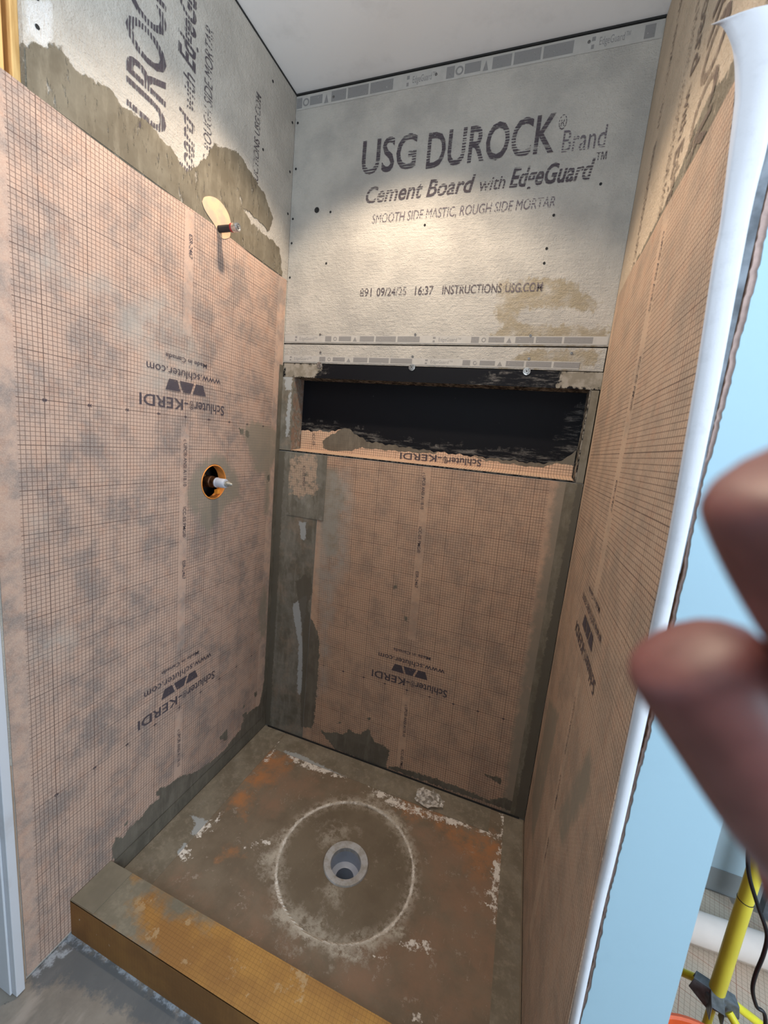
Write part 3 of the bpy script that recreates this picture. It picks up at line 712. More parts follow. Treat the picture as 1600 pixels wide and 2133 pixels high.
# ================================================================ NICHE
def niche_mat():
    s = SH('black_niche')
    dust = s.mul(s.step(s.noise(90, 5, .7), .70, .76), .5)
    c = s.mx(dust, (.0055, .006, .0085), (.30, .30, .30))
    sm = s.mul(s.mask('f_b', .02, .03, 30), s.step(s.noise(22, 6, .75, sc=(.5, 1, 3)), .47, .68))
    c = s.mx(s.mt('MULTIPLY', sm, .5), c, (.34, .32, .29))
    mo = s.mask('f_a', .006, .012, 60)
    c = s.mx(mo, c, s.mx(s.step(s.noise(30, 4), .4, .6), (.34, .31, .26), (.24, .215, .17)))
    return s.out(c, .6, s.noise(25, 3), .15, .002, .15)
nm = niche_mat()
NX0, NX1, NZ0, NZ1, ND = .0595, 1.2060, 1.3655, 1.6745, .080
niche = thing('wall_niche', 'long black recessed shower niche in the back wall', 'niche', ((NX0+NX1)/2, .05, NZ0))
sheet('recess_back', nm, BP(-ND), lin(NX0, NX1, .01), lin(NZ0, NZ1, .01),
      {'f_b': [[(.06, 1.44), (.6, 1.40), (1.2, 1.38), (1.2, 1.47), (.9, 1.45), (.55, 1.45), (.3, 1.49), (.06, 1.49)], [(1.08, 1.42), (1.2, 1.40), (1.2, 1.62), (1.16, 1.62), (1.13, 1.5)]]}, thick=.003, parent=niche)  # tall right-hand patch paints in a reflection on the black
nb = MB(); nb.box(NX0-.003, NX0, 0, ND, NZ0-.003, NZ1+.003); nb.build('left_jamb', M['tape'] and mortar_mat('jamb_mortar', (.26, .24, .20), (.36, .34, .31), pale=.5), niche)
nb = MB(); nb.box(NX1, NX1+.003, 0, ND, NZ0-.003, NZ1+.003); nb.build('right_jamb', nm, niche)
nb = MB(); nb.box(NX0, NX1, 0, ND, NZ1, NZ1+.003); nb.build('recess_top', nm, niche)
nb = MB(); nb.box(NX0, NX1, 0, ND, NZ0-.003, NZ0); nb.build('recess_sill', nm, niche)
fl_s = Bw([(70, 205), (240, 215), (235, 240), (200, 275), (95, 270), (80, 300)], 2.162, (560, 660))
fl_r = Bw([(1380, 240), (1520, 250), (1510, 330), (1290, 315), (1320, 280), (1310, 245)], 2.162, (560, 660))
fl_b = Bw([(900, 300), (980, 265), (1100, 250), (1300, 240), (1330, 320), (1000, 300)], 2.162, (560, 660))
fl_c = Bw([(190, 225), (290, 220), (260, 250), (200, 262)], 2.162, (560, 660))
sheet('top_flange', nm, BP(.0008), lin(.003, W-.001, .006), lin(NZ1, 1.7305, .006), {'f_a': [fl_s, fl_r], 'f_b': [fl_b, fl_c]}, thick=.002, parent=niche)
for a, b in [(.177, 1.7265), (.576, 1.7285), (.995, 1.7265)]:
    org = (a, -.0016, b); m = MB(); m.lathe([(.006, 0), (.0125, .0002), (.0125, .0016), (.0085, .0020), (.0078, .0012), (.006, .0012), (.0058, .0032), (.003, .0034)], org, (0, -1, 0), 24)
    wz = m.build('washer_screw', plain('bright_zinc', (.48, .47, .45), .35, .8, var=.3, scale=200), niche, True)
    MB().lathe([(.0028, .0033), (.0028, .0036)], org, (0, -1, 0), 6).build('driver_recess', M['pit'], wz)
# membrane folded over the niche sill
mem_s = thing('membrane_sheet', 'strip of gridded membrane folded up inside the bottom of the black niche', 'membrane', (.6, .03, NZ0))
up_px = on(1, .0785, [(135, 512), (300, 517), (330, 500), (360, 505), (440, 560), (700, 600), (850, 620), (1030, 640), (1200, 660), (1300, 655), (1385, 605)], 2.162, (560, 660))
ux = [p[0] for p in up_px]; uz = [p[1] for p in up_px]
blob_s = on(1, .0785, [(245, 560), (270, 535), (330, 500), (400, 520), (460, 555), (700, 600), (780, 612), (700, 615), (520, 600), (430, 590), (370, 605), (290, 605), (250, 595)], 2.162, (560, 660))
blob_r = on(1, .0785, [(900, 628), (1030, 640), (1200, 660), (1320, 640), (1390, 600), (1390, 690), (1300, 660), (1200, 678), (1000, 650)], 2.162, (560, 660))
def pos_s(U, V):   # V in 0..1: sill, then up the back
    T = np.clip(V, 0, 1); k = .36
    top = np.interp(U, ux, uz)+.003*np.sin(U*90)+.002*np.sin(U*210)
    y = np.where(T < k, -.0035+(T/k)*(.0750+.0035), .0750); z = np.where(T < k, NZ0+.0015+.008*(T/k), NZ0+.0095+(T-k)/(1-k)*(top-NZ0-.0095))
    return U, y, z
def inv_fields(polys):
    out = []
    for poly in polys:
        q = []
        for a, b in poly:
            top = float(np.interp(a, ux, uz)); q.append((a, min(1.05, max(.30, .36+(b-NZ0-.0095)/(top-NZ0-.0095)*.64))))
        out.append(q)
    return out
sheet('fleece', membrane_mat('membrane_niche', strips=(), base=(.74, .50, .34), dull=(.56, .40, .28), dullness=.35, half=.62, pv=.01), pos_s, lin(NX0+.004, NX1-.004, .005), lin(0, 1, .04),
      {'f_a': inv_fields([blob_s, blob_r])}, parent=mem_s, suv=lambda U, V: (U-.62, pos_s(U, V)[2]-1.40+np.minimum(0, pos_s(U, V)[1]-.075)))
def band_text(st, x0, x1, bold=.012):
    o = lettering(mem_s, 'B', st, (x0, 1.4065), (x1, 1.4020), .026, M['ink'], up=1, off=-.0735, bold=bold)
band_text('Schluter', .873, .738); band_text('®', .736, .720); band_text('-KERDI', .716, .540)
lettering(mem_s, 'B', 'ICC-ES', (.122, 1.447), (.126, 1.395), .012, M['ink'], up=1, off=-.0735)

# ================================================================ SHOWER PAN, DRAIN, CURB
def pan_mat():
    s = SH('mortared_pan'); n = s.noise(8, 6, .65)
    c = s.mx(s.step(n, .35, .65), (.185, .142, .098), (.235, .185, .13))
    c = s.mx(s.mt('MULTIPLY', s.mask('f_b', .06, .05, 12), s.step(s.noise(14, 6, .7), .30, .60)), c, (.44, .20, .085))
    c = s.mx(s.mt('MULTIPLY', s.mask('f_c', .09, .06, 9), s.step(s.noise(7, 5, .6), .3, .65)), c, (.29, .185, .122))
    # rectangle of the sealing bands round the pan
    sc = s.mul(s.mask('f_a', .003, .016, 50), s.step(s.noise(38, 6, .75), .44, .55))
    c = s.mx(sc, c, (.80, .74, .66))
    scat = s.mul(s.step(s.noise(24, 6, .82), .585, .66), .6)
    c = s.mx(scat, c, (.42, .35, .28))
    strk = s.mul(s.step(s.noise(1.0, 6, .75, sc=(60, 16, 1)), .60, .70), s.step(s.noise(5, 4, .6), .42, .58))
    c = s.mx(s.mt('MULTIPLY', strk, .45), c, (.46, .37, .28))
    strk2 = s.mul(s.step(s.noise(1.0, 6, .75, sc=(14, 70, 1)), .62, .70), s.step(s.noise(6, 4, .6), .45, .6))
    c = s.mx(s.mt('MULTIPLY', strk2, .45), c, (.30, .16, .08))
    r = s.at('su')
    ring = s.mt('ABSOLUTE', s.mt('SUBTRACT', r, .236)); rn = s.mt('MULTIPLY', s.mt('SUBTRACT', s.noise(34, 6, .75), .5), .026)
    rm = s.mt('MULTIPLY_ADD', s.mt('ADD', ring, rn), -1/.0060, 1.15, clamp=True)
    rm = s.mul(rm, s.step(s.noise(14, 6, .75), .30, .44))
    c = s.mx(s.mt('MULTIPLY', rm, .95), c, (.88, .82, .73))
    halo = s.mt('MULTIPLY_ADD', ring, -1/.035, 1.0, clamp=True)
    c = s.mx(s.mul(halo, s.step(s.noise(45, 6, .78), .44, .56), .75), c, (.55, .48, .39))
    c = s.mx(s.mul(s.mask('f_d', .05, .05, 14), s.step(s.noise(36, 6, .78), .40, .53), .85), c, (.54, .48, .39))
    inr = s.mt('LESS_THAN', r, .232); c = s.mx(s.mt('MULTIPLY', inr, .30), c, (.15, .125, .085))
    return s.out(c, .8, s.mt('ADD', s.noise(60, 5), s.mt('MULTIPLY', rm, .6)), .35, .003)
DR = (.648, -.430)
def pan_z(U, V):
    d = np.maximum(np.abs(U-DR[0])/.62, np.abs(V-DR[1])/.43); r = np.hypot(U-DR[0], V-DR[1])
    return np.where(r < .235, -.018-.004*(1-r/.235), -.018*(1-np.clip((d-.25)/.75, 0, 1)))
scuff = [Pw(p, 1.6667, (200, 1480)) for p in (
    [(650, 140), (700, 150), (790, 195), (870, 232), (850, 235), (760, 210), (700, 190)], [(940, 258), (1000, 285), (1090, 325), (1200, 365), (1290, 390), (1410, 437), (1400, 445), (1280, 405), (1170, 378), (1060, 340), (980, 300)],
    [(1410, 350), (1418, 352), (1416, 520), (1410, 500)], [(1350, 640), (1385, 600), (1395, 640), (1385, 710), (1370, 690)], [(1375, 560), (1400, 480), (1405, 560), (1380, 740)],
    [(330, 430), (345, 400), (330, 365), (370, 380), (410, 395), (440, 350), (400, 420), (350, 440)], [(280, 500), (310, 455), (330, 510), (310, 530)],
    [(585, 175), (635, 108), (640, 112), (592, 182)], [(1060, 800), (1100, 790), (1170, 800), (1170, 830), (1110, 830)], [(515, 460), (600, 448), (600, 458), (520, 468)],
    [(1090, 1040), (1130, 1060), (1120, 1075)], [(960, 845), (1020, 850), (1010, 860)])]
orange = [Pw(p, 1.6667, (200, 1480)) for p in ([(600, 150), (690, 160), (640, 230), (560, 270), (500, 350), (470, 340), (520, 250)], [(1180, 375), (1290, 400), (1400, 440), (1400, 560), (1330, 600), (1260, 500), (1180, 420)],
          [(455, 480), (475, 465), (500, 470), (490, 490), (460, 492)], [(1060, 310), (1160, 350), (1180, 380), (1080, 360)])]
brownish = [Pw(p, 1.6667, (200, 1480)) for p in ([(1100, 400), (1400, 500), (1390, 800), (1360, 1080), (1000, 1080), (720, 900), (900, 860), (1120, 740), (1150, 600)], [(300, 600), (600, 640), (700, 900), (500, 760)], [(620, 200), (900, 260), (700, 290), (560, 380)])]
haze_p = [Pw(p, 1.6667, (200, 1480)) for p in ([(630, 690), (720, 680), (850, 790), (980, 770), (1060, 740), (1000, 810), (850, 830), (680, 790)], [(570, 500), (620, 470), (650, 420), (640, 560), (590, 540)],
          [(780, 610), (830, 590), (850, 640), (790, 650)], [(960, 300), (1080, 400), (1090, 500), (1050, 420)], [(780, 400), (900, 400), (820, 430), (790, 460)])]
pan = thing('shower_pan', 'sloped shower pan smeared with brown mortar and a white scuffed ring', 'shower pan', (W/2, -.4, -.03))
sheet('pan_surface', pan_mat(), lambda U, V: (U, V, pan_z(U, V)), lin(.003, W-.003, .006), lin(YI+.002, -.003, .006), {'f_a': scuff, 'f_b': orange, 'f_c': brownish, 'f_d': haze_p},
      thick=.020, hole=[(DR[0], DR[1], .0795, .0795)], parent=pan, suv=lambda U, V: (np.hypot(U-DR[0], V-DR[1]), V))
# bands stuck on the pan's edges
def pan_band(label, us, vs, wallpart, extra=None):
    r = thing('sealing_band', label, 'sealing band', (float(us.mean()), float(vs.mean()), 0))
    sheet('pan_leg', mband2, lambda U, V: (U, V, pan_z(U, V)+.0012), us, vs, extra, thick=.001, parent=r)
    return r
mband2 = mortar_mat('mortar_band_pan', (.20, .165, .118), (.27, .23, .17), pale=.12)
rb1 = pan_band('mortar-covered sealing band along the pan edge under the left wall', lin(.006, .122, .006), lin(YI+.006, -.008, .006), None, {'f_b': [scuff[5], scuff[6]]})
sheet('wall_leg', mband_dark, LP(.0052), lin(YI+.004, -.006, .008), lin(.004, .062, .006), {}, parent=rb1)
rb2 = pan_band('mortar-covered sealing band along the pan edge under the back wall', lin(.128, 1.105, .006), lin(-.112, -.008, .006), None, {'f_b': [scuff[0]]})
rb3 = pan_band('mortar-covered sealing band along the pan edge under the right wall', lin(1.158, W-.008, .006), lin(YI+.006, -.008, .006), None, {})
# dark open joint at the back edge of the pan
jt = MB(); jt.box(.02, 1.215, -.0078, -.0045, -.001, .0075); setp(jt.build('joint_gap', M['pit']), 'thin dark joint line where the pan meets the back wall', 'joint')

# drain
def drain_mat():
    s = SH('grey_pvc'); c = s.mx(s.step(s.noise(35, 5, .65), .4, .62), (.50, .50, .50), (.38, .355, .32))
    return s.out(c, .5, s.noise(90, 3), .2, .001)
pvc = drain_mat(); pvc2 = plain('grey_pvc_clean', (.42, .45, .52), .35, var=.05)
dr = thing('floor_drain', 'round grey plastic drain set in the middle of the pan', 'drain', (DR[0], DR[1], -.02))
dc = (DR[0], DR[1], 0)
MB().lathe([(.079, -.030), (.079, -.0205), (.0765, -.0165), (.070, -.0160), (.060, -.0185), (.0535, -.0205), (.0525, -.034), (.056, -.036), (.079, -.036)], dc, (0, 0, 1), 56, True).build('drain_flange', pvc, dr, True)
MB().lathe([(.0528, -.0335), (.0528, -.0365), (.0505, -.076), (.034, -.079), (.0315, -.080), (.0315, -.16), (.034, -.16), (.035, -.084), (.0545, -.081), (.0555, -.0365)], dc, (0, 0, 1), 56, True).build('drain_throat', pvc2, dr, True)
MB().lathe([(.0310, -.128), (.0001, -.130), (.0001, -.138), (.0310, -.138)], dc, (0, 0, 1), 32).build('drain_bottom', M['pit'], dr)
# curb
def curb_mat():
    s = SH('orange_curb'); x = s.at('su'); gl = s.mt('MAXIMUM', s.lines(x, .01, .0010), s.lines(s.at('sv'), .01, .0010))
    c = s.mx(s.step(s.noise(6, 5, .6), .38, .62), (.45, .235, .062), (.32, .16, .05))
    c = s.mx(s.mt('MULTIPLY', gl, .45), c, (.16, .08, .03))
    c = s.mx(s.mul(s.step(s.noise(22, 5, .7), .585, .66), .6), c, (.50, .36, .20))
    mo = s.mul(s.mask('f_a', .05, .035, 14), 1.0)
    c = s.mx(mo, c, mortar_col(s, (.20, .175, .125), (.26, .23, .17)))
    return s.out(c, .75, s.mt('ADD', s.noise(50, 4), s.mt('MULTIPLY', gl, -.3)), .35, .002)
cm = curb_mat()
curb = thing('shower_curb', 'low orange foam-board curb across the front of the shower', 'curb', (W/2, (YI+YO)/2, FL))
gray = [[(-.01, YI+.01), (.40, YI+.01), (.30, YI-.03), (.18, YI-.03), (.16, YI-.06), (.26, YI-.10), (.34, YO-.01), (-.01, YO-.01)]]
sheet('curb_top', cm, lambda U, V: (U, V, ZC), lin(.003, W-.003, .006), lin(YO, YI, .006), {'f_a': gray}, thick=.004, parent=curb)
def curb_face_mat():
    s = SH('orange_curb_face_shaded'); gl = s.lines(s.at('su'), .01, .001)
    c = s.mx(s.step(s.noise(7, 5, .6), .35, .65), (.29, .14, .042), (.21, .10, .033))  # front's shade put into the colour: darker copy of the top
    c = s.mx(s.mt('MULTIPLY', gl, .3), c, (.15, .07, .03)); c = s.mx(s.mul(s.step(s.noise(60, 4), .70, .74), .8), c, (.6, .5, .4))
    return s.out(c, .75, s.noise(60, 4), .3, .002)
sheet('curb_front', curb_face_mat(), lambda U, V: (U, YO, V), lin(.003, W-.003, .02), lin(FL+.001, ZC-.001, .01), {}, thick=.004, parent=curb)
sheet('curb_back', cm, lambda U, V: (U, YI+0*V, V), lin(.003, W-.003, .02), lin(FL+.001, ZC-.001, .01), {'f_a': [rect(-1, 3, -1, 1)]}, thick=.0, parent=curb)
cp = thing('membrane_patch', 'grey mortared patch over the left end of the orange curb', 'membrane patch', (.045, -.85, ZC))
m = MB(); m.box(.004, .094, YO+.001, YI-.001, ZC+.0006, ZC+.0022); m.build('fleece', plain('mortar_patch_curb', (.235, .205, .15), .9, var=.1, scale=20, bump=.2), cp)

# dried scrap of clear plastic lying on the pan
def scrap():
    c = np.array(wp(895, 1668, 2, -.005)); rng = np.random.RandomState(5); m = MB(); n, k = 12, 7; v = []
    e1 = np.array(wp(948, 1690, 2, -.005))-np.array(wp(842, 1648, 2, -.005)); e1 /= np.linalg.norm(e1); e2 = np.array([-e1[1], e1[0], 0])
    for i in range(n):
        for j in range(k):
            a = (i/(n-1)-.5); wd = .045*(.35+.65*math.sin(math.pi*min(1, i/(n-1)*.85+.12))); b = (j/(k-1)-.5)*wd*2
            v.append(c+e1*(a*.115+rng.uniform(-.003, .003))+e2*(b+rng.uniform(-.005, .005))+np.array([0, 0, .009+rng.uniform(-.004, .009)]))
    m.add(v, [(i*k+j, i*k+j+1, (i+1)*k+j+1, (i+1)*k+j) for i in range(n-1) for j in range(k-1)])
    s = SH('clear_crumpled_film'); mat = s.out((.80, .76, .70), .2, s.noise(80, 3), .5, .003, .8, alpha=s.mt('MULTIPLY_ADD', s.step(s.noise(70, 4), .38, .6), .6, .2))
    o = m.build('plastic_scrap', mat); setp(o, 'crumpled scrap of clear plastic film lying by the back edge of the pan', 'plastic scrap')
scrap()

# ================================================================ PLUMBING
va = thing('shower_valve', 'shower mixing valve cartridge sticking out of its round hole', 'valve', (0, -.3925, 1.24))
vc = (0, -.3925, 1.240)
ring = MB().lathe([(.0602, .003), (.0602, -.030), (.0575, -.030), (.0565, .0032), (.0580, .0042)], (0, 0, 0), (1, 0, 0), 48, True)
ring.v = [(x, y+vc[1], z*1.035+vc[2]) for x, y, z in ring.v]
ring.build('hole_collar', plain('orange_collar', (.95, .36, .08), .6, var=.15), va, True)
MB().lathe([(.026, -.085), (.026, -.045), (.021, -.04), (.021, -.006), (.0185, -.004), (.0185, .014), (.016, .015)], vc, (1, 0, 0), 32).build('valve_body', plain('aged_brass', (.16, .07, .03), .45, .5, var=.4, scale=60), va, True)
MB().lathe([(.0165, .012), (.0180, .013), (.0180, .018), (.0165, .019), (.0165, .052), (.0150, .054)], vc, (1, 0, 0), 32).build('cartridge_sleeve', plain('pale_nylon', (.55, .58, .66), .35, var=.1), va, True)
MB().lathe([(.0085, .052), (.0098, .056), (.0095, .066), (.0065, .072), (.0050, .080), (.0030, .082)], vc, (1, 0, 0), 16).build('valve_stem', plain('dull_stem', (.55, .53, .46), .4, .3, var=.3, scale=120), va, True)
MB().box(-.012, .001, vc[1]+.018, vc[1]+.034, vc[2]-.045, vc[2]-.030).build('orange_tab', plain('orange_plastic', (1.0, .38, .05), .5), va)
MB().tube([(-.04, vc[1]-.03, vc[2]+.03), (-.035, vc[1]-.012, vc[2]+.022), (-.035, vc[1], vc[2]+.006)], .007).build('side_inlet', plain('brass', (.30, .16, .06), .4, .6), va, True)
sa = thing('shower_arm_stub', 'capped black pipe stub for the shower head poking out above the left membrane', 'pipe', (0, -.398, 2.0615))
so = (0, -.398, 2.0615)
MB().tube([(-.03, so[1], so[2]), (.055, so[1], so[2]-.001)], .0105, 20).build('pipe', plain('black_pipe', (.035, .035, .04), .4, .3), sa, True)
MB().lathe([(.0115, .052), (.0128, .053), (.0128, .058), (.0118, .059)], so, (1, 0, 0), 24).build('red_ring', plain('red_ring', (.42, .03, .035), .4), sa, True)
MB().lathe([(.0118, .058), (.0132, .060), (.0132, .076), (.0118, .079), (.0085, .080), (.0082, .077), (.0060, .077), (.0058, .082), (.004, .083)], so, (1, 0, 0), 24).build('chrome_cap', plain('chrome', (.62, .62, .62), .22, .9, var=.1), sa, True)
warm_patch = thing('warm_board_patch', 'rounded bare patch of cement board round the pipe stub, warm light painted peach', 'board patch', (.003, -.40, 2.07))
sp = Lw([(240, 250), (270, 190), (345, 178), (420, 205), (490, 265), (550, 350), (590, 440), (612, 540), (605, 640), (590, 705), (520, 725), (470, 690), (430, 600), (385, 520), (330, 440), (270, 340)], 6.154, (380, 380))
cat = [tuple(p) for p in catmull([(a, b, 0) for a, b in sp+[sp[0]]], 4)]
spd = [(a, b) for a, b, _ in cat]
sc_ = SH('board_warm_light'); sc_m = sc_.out(sc_.mx(sc_.step(sc_.noise(30, 5), .40, .62), (.70, .46, .29), (.48, .38, .28)), .85, sc_.noise(120, 3), .2, .001)
flat(warm_patch, 'L', [spd], sc_m, 'fleece', off=.0040, thick=.001)  # bare board tinted peach, with the warm light put into its colour
# recessed ceiling lamp
dlm = thing('ceiling_downlight', 'round recessed ceiling downlight over the shower', 'ceiling light', (.52, -.48, H))
MB().lathe([(.085, -.0005), (.085, -.006), (.068, -.009), (.066, -.0005)], (.52, -.48, H), (0, 0, 1), 40, True).build('trim_ring', M['white'], dlm, True)
# dark open joint along the ceiling
g = MB(); g.box(.0, W, -.0022, .004, H-.0062, H-.0008)
setp(g.build('trim_1', M['pit']), kind='structure')
g = MB(); g.box(-.004, .0022, -.93, -.004, H-.0065, H-.0008)
setp(g.build('trim_2', M['pit']), kind='structure')

# ================================================================ LEFT: door casing and loose edge
ca = thing('door_casing', 'white painted door casing standing on the floor at the left edge', 'door casing', (-.03, -1.05, FL))
m = MB(); m.box(-.062, .0206, -1.0587, -1.0400, -.040, 2.046); m.build('casing_board', M['casing'], ca, bevel=.0015)
m = MB(); m.box(-.062, .004, -1.0640, -1.0590, -.038, 2.046); m.build('raised_moulding', M['casing'], ca, bevel=.0015)
m = MB(); m.box(.0008, .0040, -1.0370, -1.0290, FL+.001, .6); setp(m.build('wall_skim_strip', plain('bare_gypsum', (.40, .30, .22), .9, bump=.3)), 'bare tan strip between the membrane and the white casing', 'wall strip')

# ================================================================ RIGHT: the room beyond the partition
def plain_grid(name, rot):
    s = SH(name); x, y = s.at('su'), s.at('sv')
    gl = s.mt('MAXIMUM', s.lines(x, .013, .0013), s.lines(y, .013, .0013)); mj = s.mt('MAXIMUM', s.lines(x, .13, .0020), s.lines(y, .13, .0020))
    c = s.mx(s.step(s.noise(6, 4), .4, .6), (.66, .50, .38), (.56, .48, .38)); c = s.mx(s.mt('MULTIPLY', gl, .5), c, (.22, .14, .10)); c = s.mx(s.mt('MULTIPLY', mj, .6), c, (.35, .13, .08))
    return s.out(c, .85, s.noise(8, 3), .3, .004)
loose = thing('membrane_sheet', 'loose gridded membrane spread on the room floor under the light stand', 'membrane', (1.9, -.4, FL))
ca_, sa_ = math.cos(.35), math.sin(.35)
sheet('fleece', plain_grid('membrane_floor', .35), lambda U, V: (U, V, FL+.0035+.0012*np.sin(U*9)*np.sin(V*11)), lin(1.375, 2.5, .02), lin(-.90, .035, .02), {}, parent=loose,
      suv=lambda U, V: (U*ca_-V*sa_, U*sa_+V*ca_), keep=lambda u, v: v < .042-.26*(u-1.88))
roll = thing('membrane_roll', 'pale roll of leftover membrane lying across the floor by the far wall', 'membrane roll', (1.9, -.165, FL))
r0, r1 = Vector((1.40, -.200, .0065)), Vector((2.45, -.130, .0065))
ax = (r1-r0); prof = [(.0455, 0), (.0455, ax.length), (.036, ax.length), (.036, 0)]
MB().lathe(prof, r0, ax, 40, True).build('rolled_fleece', plain('roll_fleece', (.92, .80, .72), .8, var=.04, scale=10), roll, True)
# loose end of the roll: a lip running along it, shade put into its colour
m = MB(); pts = []
for i in range(2):
    p = r0 if i == 0 else r1; nb_ = Vector((0, -1, 0))
    for k in range(6):
        t = math.radians(20+k*14); pts.append(p+Vector((0, -math.cos(t)*.0478, -math.sin(t)*.0478+.004)))
m.add(pts, [(k, k+1, 6+k+1, 6+k) for k in range(5)]); o = m.build('loose_end', plain('roll_fleece_shade', (.58, .47, .38), .85, var=.08), roll, True)
md = o.modifiers.new('s', 'SOLIDIFY'); md.thickness = .001
# unpainted base of the far wall
gb = MB(); gb.box(1.372, 2.9, .0425, .0446, FL+.003, .048); setp(gb.build('baseboard_room_far', paint_mat('unpainted_base', (.34, .36, .36), (.45, .5, .55), .5)), kind='structure')

YEL = plain('yellow_enamel', (.74, .62, .06), .35, var=.05, scale=12); YEL2 = plain('bright_yellow_enamel', (.85, .74, .04), .35, var=.08)
STL = plain('grey_steel_bracket', (.21, .23, .25), .45, .3, var=.25, scale=50)
ls = thing('light_stand', 'yellow tripod work light stand with grey steel hub', 'light stand', (1.64, -.565, FL))
hb = Vector((1.624, -.565, .25)); d_ = Vector((.020, .012, 1)).normalized()
tp = lambda z: hb+d_*((z-.25)/d_.z)
MB().tube([tp(.235), tp(.522)], [.0150, .0145], 28).build('pole', YEL, ls, True)
MB().tube([tp(.522), tp(.5235)], .0150, 28).build('pole_collar', M['pit'], ls, True)
MB().tube([tp(.5235), tp(1.55)], [.0142, .0125], 28).build('upper_pole', YEL, ls, True)
MB().tube([tp(.235), tp(.03)], .008, 18).build('centre_rod', YEL2, ls, True)
# hub bracket: three folded plates round the pole
hubm = MB()
for a in (math.radians(150), math.radians(0), math.radians(-105)):
    e = Vector((math.cos(a), math.sin(a), 0)); n_ = Vector((-e.y, e.x, 0))
    for sgn in (-1, 1):
        c0 = hb+n_*sgn*.010
        P = [c0+e*.008+Vector((0, 0, .022)), c0+e*.040+Vector((0, 0, .014)), c0+e*.045+Vector((0, 0, -.014)), c0+e*.008+Vector((0, 0, -.030))]
        q = [p+n_*sgn*.002 for p in P]
        hubm.add(P+q, [(0, 1, 2, 3), (7, 6, 5, 4), (0, 4, 5, 1), (1, 5, 6, 2), (2, 6, 7, 3), (3, 7, 4, 0)])
    P = [hb+e*.008+n_*s_*.012+Vector((0, 0, .0225)) for s_ in (-1, 1)]+[hb+e*.040+n_*s_*.012+Vector((0, 0, .0145)) for s_ in (1, -1)]
    q = [p+Vector((0, 0, .002)) for p in P]
    hubm.add(P+q, [(0, 1, 2, 3), (7, 6, 5, 4), (0, 4, 5, 1), (1, 5, 6, 2), (2, 6, 7, 3), (3, 7, 4, 0)])
hubm.build('hub_bracket', STL, ls, bevel=.001)
MB().lathe([(.020, -.010), (.020, .010), (.0145, .010), (.0145, -.010)], hb, (0, 0, 1), 28, True).build('hub_ring', STL, ls, True)
# legs and braces
feet = [Vector((1.42, -.30, FL+.0165)), Vector((2.10, -.46, FL+.0165)), Vector((1.98, -.98, FL+.0165))]
for i, ft in enumerate(feet):
    e = (ft-hb); e.z = 0; e.normalize(); top = hb+e*.028+Vector((0, 0, .004))
    lg = MB().tube([top, ft], .0085, 16).build('leg', YEL2, ls, True)
    MB().tube([ft+(top-ft)*.02, ft-(top-ft)*.03], .0105, 14).build('rubber_foot', M['pit'], lg, True)
    mid = top+(ft-top)*.55
    MB().tube([tp(.045)+e*.01, mid], .0055, 8).build('brace', plain('grey_brace', (.34, .33, .16), .45), ls, True)
MB().lathe([(.012, -.012), (.012, .012), (.009, .014)], tp(.045), (0, 0, 1), 18).build('lower_collar', STL, ls, True)
MB().box(1.62, 1.80, -.74, -.60, 1.745, 1.80).build('lamp_head', YEL, ls, bevel=.006)
MB().box(1.66, 1.69, -.62, -.56, 1.54, 1.75).build('lamp_bracket', STL, ls, bevel=.003)
# black cord hanging in front of the stand
cord_px = [(1600, 1640), (1588, 1680), (1575, 1720), (1561, 1760), (1558, 1790), (1562, 1830), (1580, 1890), (1594, 1930), (1598, 1955), (1590, 1990), (1574, 2030), (1568, 2062), (1576, 2096), (1595, 2133)]
P = [wp(u, v, 1, -.648) for u, v in cord_px]; P = [P[0]+np.array([.03, 0, .5])]+P+[np.array([P[-1][0]+.03, -.648, .12]), np.array([P[-1][0]+.10, -.66, FL+.012]), np.array([P[-1][0]+.3, -.62, FL+.012])]
setp(MB().tube(catmull(P, 8), .0036, 10).build('power_cord', plain('black_rubber', (.012, .012, .014), .45), None, True), 'black power cord hanging down in front of the yellow stand', 'cord')
# grey straightedge leaning on the far wall behind the stand
se = MB(); a = wp(1597, 1945, 2, .0); 
se.box(1.985, 2.035, -.012, .012, 0, 1.1)
o = se.build('straightedge', plain('grey_aluminium', (.22, .24, .27), .45, .5, var=.2)); o.location = (-.03, -.085, .052); setp(o, 'grey metal straightedge standing behind the yellow stand by the far wall', 'tool')
# orange bucket
bk = thing('bucket', 'orange plastic bucket in front of the light stand, only its rim in view', 'bucket', (1.533, -.85, FL+.006))
OR = plain('orange_plastic_bucket', (.80, .13, .035), .4, var=.06)
bo = (1.533, -.850, FL+.006)
MB().lathe([(.001, .002), (.130, .002), (.150, .355), (.155, .357), (.156, .375), (.150, .3775), (.1455, .375), (.1260, .010), (.001, .010)], bo, (0, 0, 1), 56).build('bucket_body', OR, bk, True)
MB().lathe([(.1515, .315), (.1580, .315), (.1580, .322), (.1515, .322)], bo, (0, 0, 1), 56, True).build('rim_rib', OR, bk, True)
hp = [Vector(bo)+Vector((.157*math.cos(t), .157*math.sin(t)*math.cos(-.5)*1.0, .31-.157*math.sin(t)*.75)) for t in [math.pi+math.pi*k/14 for k in range(15)]]
MB().tube([Vector((p.x, bo[1]-abs(p.y-bo[1])*.98-.004, p.z-2*(p.z-(bo[2]+.31)) if False else bo[2]+.31-abs(p.y-bo[1])*1.1)) for p in hp], .0022, 8).build('wire_handle', M['zinc'], bk, True)

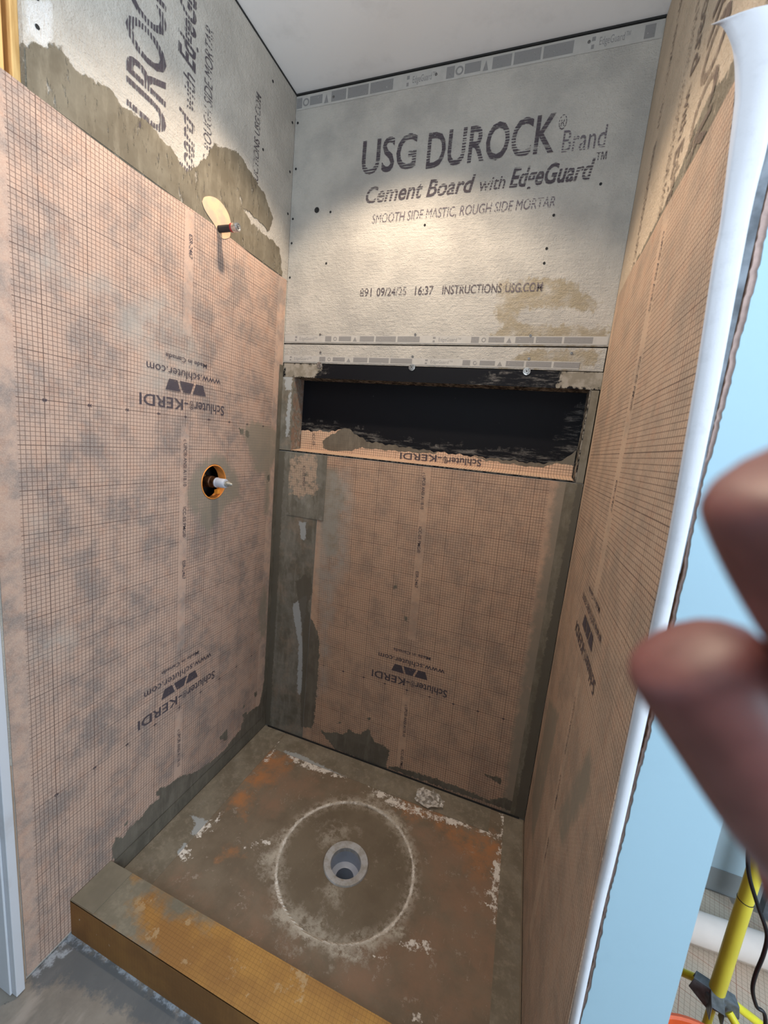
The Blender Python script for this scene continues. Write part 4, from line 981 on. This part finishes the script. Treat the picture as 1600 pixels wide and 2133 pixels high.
# ================================================================ HAND in front of the lens
def cw(x, y, z): return Vector(CAM_C+CAM_R.T @ np.array([x, y, z]))
def hand():
    root = thing('person', 'out-of-focus hand with two fingertips reaching in from the right edge', 'person', cw(.13, .12, .08))
    V = []; E_ = []; Rr = []
    def add(p, r, prev=None):
        V.append(cw(*p)); Rr.append(r); i = len(V)-1
        if prev is not None: E_.append((prev, i))
        return i
    root_i = add((.150, .128, .088), .026)
    wr = add((.178, .168, .092), .024, root_i); f1 = add((.225, .235, .10), .030, wr); add((.30, .33, .11), .037, f1)
    pal = add((.133, .106, .085), .022, root_i)
    def finger(pts, rs, base):
        k = base
        for p, r in zip(pts, rs): k = add(p, r, k)
    # middle finger: its tip and last joint are in view
    finger([(.1150, .0900, .0840), (.0990, .0775, .0810), (.0850, .0650, .0785), (.0740, .0520, .0765), (.0660, .0405, .0752), (.0580, .0290, .0746), (.0548, .0240, .0744)], [.0100, .0094, .0092, .0088, .0086, .0086, .0080], pal)
    # index finger: nearer the lens, only its tip is in view
    finger([(.1180, .0700, .0760), (.1040, .0550, .0680), (.0930, .0420, .0640), (.0820, .0260, .0610), (.0725, .0110, .0585), (.0645, -.0040, .0560), (.0615, -.0095, .0553)], [.0100, .0098, .0100, .0104, .0118, .0124, .0114], pal)
    # ring and little finger curled away below, out of view
    finger([(.1260, .1120, .0950), (.1180, .1020, .1020), (.1110, .0990, .1080), (.1090, .1040, .1140)], [.0100, .0092, .0085, .0070], pal)
    finger([(.1380, .1300, .1020), (.1300, .1230, .1080), (.1250, .1230, .1140), (.1260, .1280, .1180)], [.0090, .0082, .0075, .0062], root_i)
    # thumb leaves the side of the palm
    finger([(.1560, .1050, .0640), (.1500, .0800, .0480), (.1420, .0600, .0400), (.1340, .0440, .0370)], [.0150, .0118, .0108, .0088], root_i)
    me = bpy.data.meshes.new('hand'); me.from_pydata([tuple(v) for v in V], E_, []); me.update()
    s = SH('skin'); col = s.mx(s.step(s.noise(160, 4), .35, .7), (.27, .098, .085), (.21, .073, .064))  # darkened skin colour carries the shade on the fingers
    mat = s.out(col, .45, s.noise(700, 3), .12, .0006, .45)
    s.b.inputs['Subsurface Weight'].default_value = .35; s.b.inputs['Subsurface Radius'].default_value = (.012, .004, .002); s.b.inputs['Subsurface Scale'].default_value = .35
    o = link('hand', me, mat, root)
    md = o.modifiers.new('skin', 'SKIN'); md.use_smooth_shade = True; md.branch_smoothing = .3
    for i, sv in enumerate(me.skin_vertices[0].data): sv.radius = (Rr[i]*(1.5 if i > 4 else 1.2),)*2; sv.use_root = (i == 0)
    sb = o.modifiers.new('sub', 'SUBSURF'); sb.levels = 2; sb.render_levels = 2
    # nails sit on the side turned away from the lens
    nm_ = plain('fingernail', (.75, .48, .42), .3, var=.05)
    for (tip, nxt, r) in [((.0548, .0240, .0744), (.0580, .0290, .0746), .0090), ((.0615, -.0095, .0553), (.0645, -.0040, .0560), .0125), ((.1340, .0440, .0370), (.1420, .0600, .0400), .0088)]:
        t = cw(*tip); a = (cw(*tip)-cw(*nxt)).normalized(); up = (t-Vector(CAM_C)).normalized(); up = (up-a*up.dot(a)).normalized(); sd = a.cross(up)
        m = MB(); vv = []
        for i in range(7):
            for j in range(7):
                x = (i/6-.5)*r*1.0; th = (j/6-.5)*1.2
                vv.append(t+a*(x-r*.95)+(up*math.cos(th)+sd*math.sin(th))*(r*1.0-.10*r*max(0, i-4)))
        m.add(vv, [(i*7+j, i*7+j+1, (i+1)*7+j+1, (i+1)*7+j) for i in range(6) for j in range(6)])
        n_ = m.build('fingernail', nm_, o, True); mdn = n_.modifiers.new('s', 'SOLIDIFY'); mdn.thickness = .0008; mdn.offset = 1
hand()
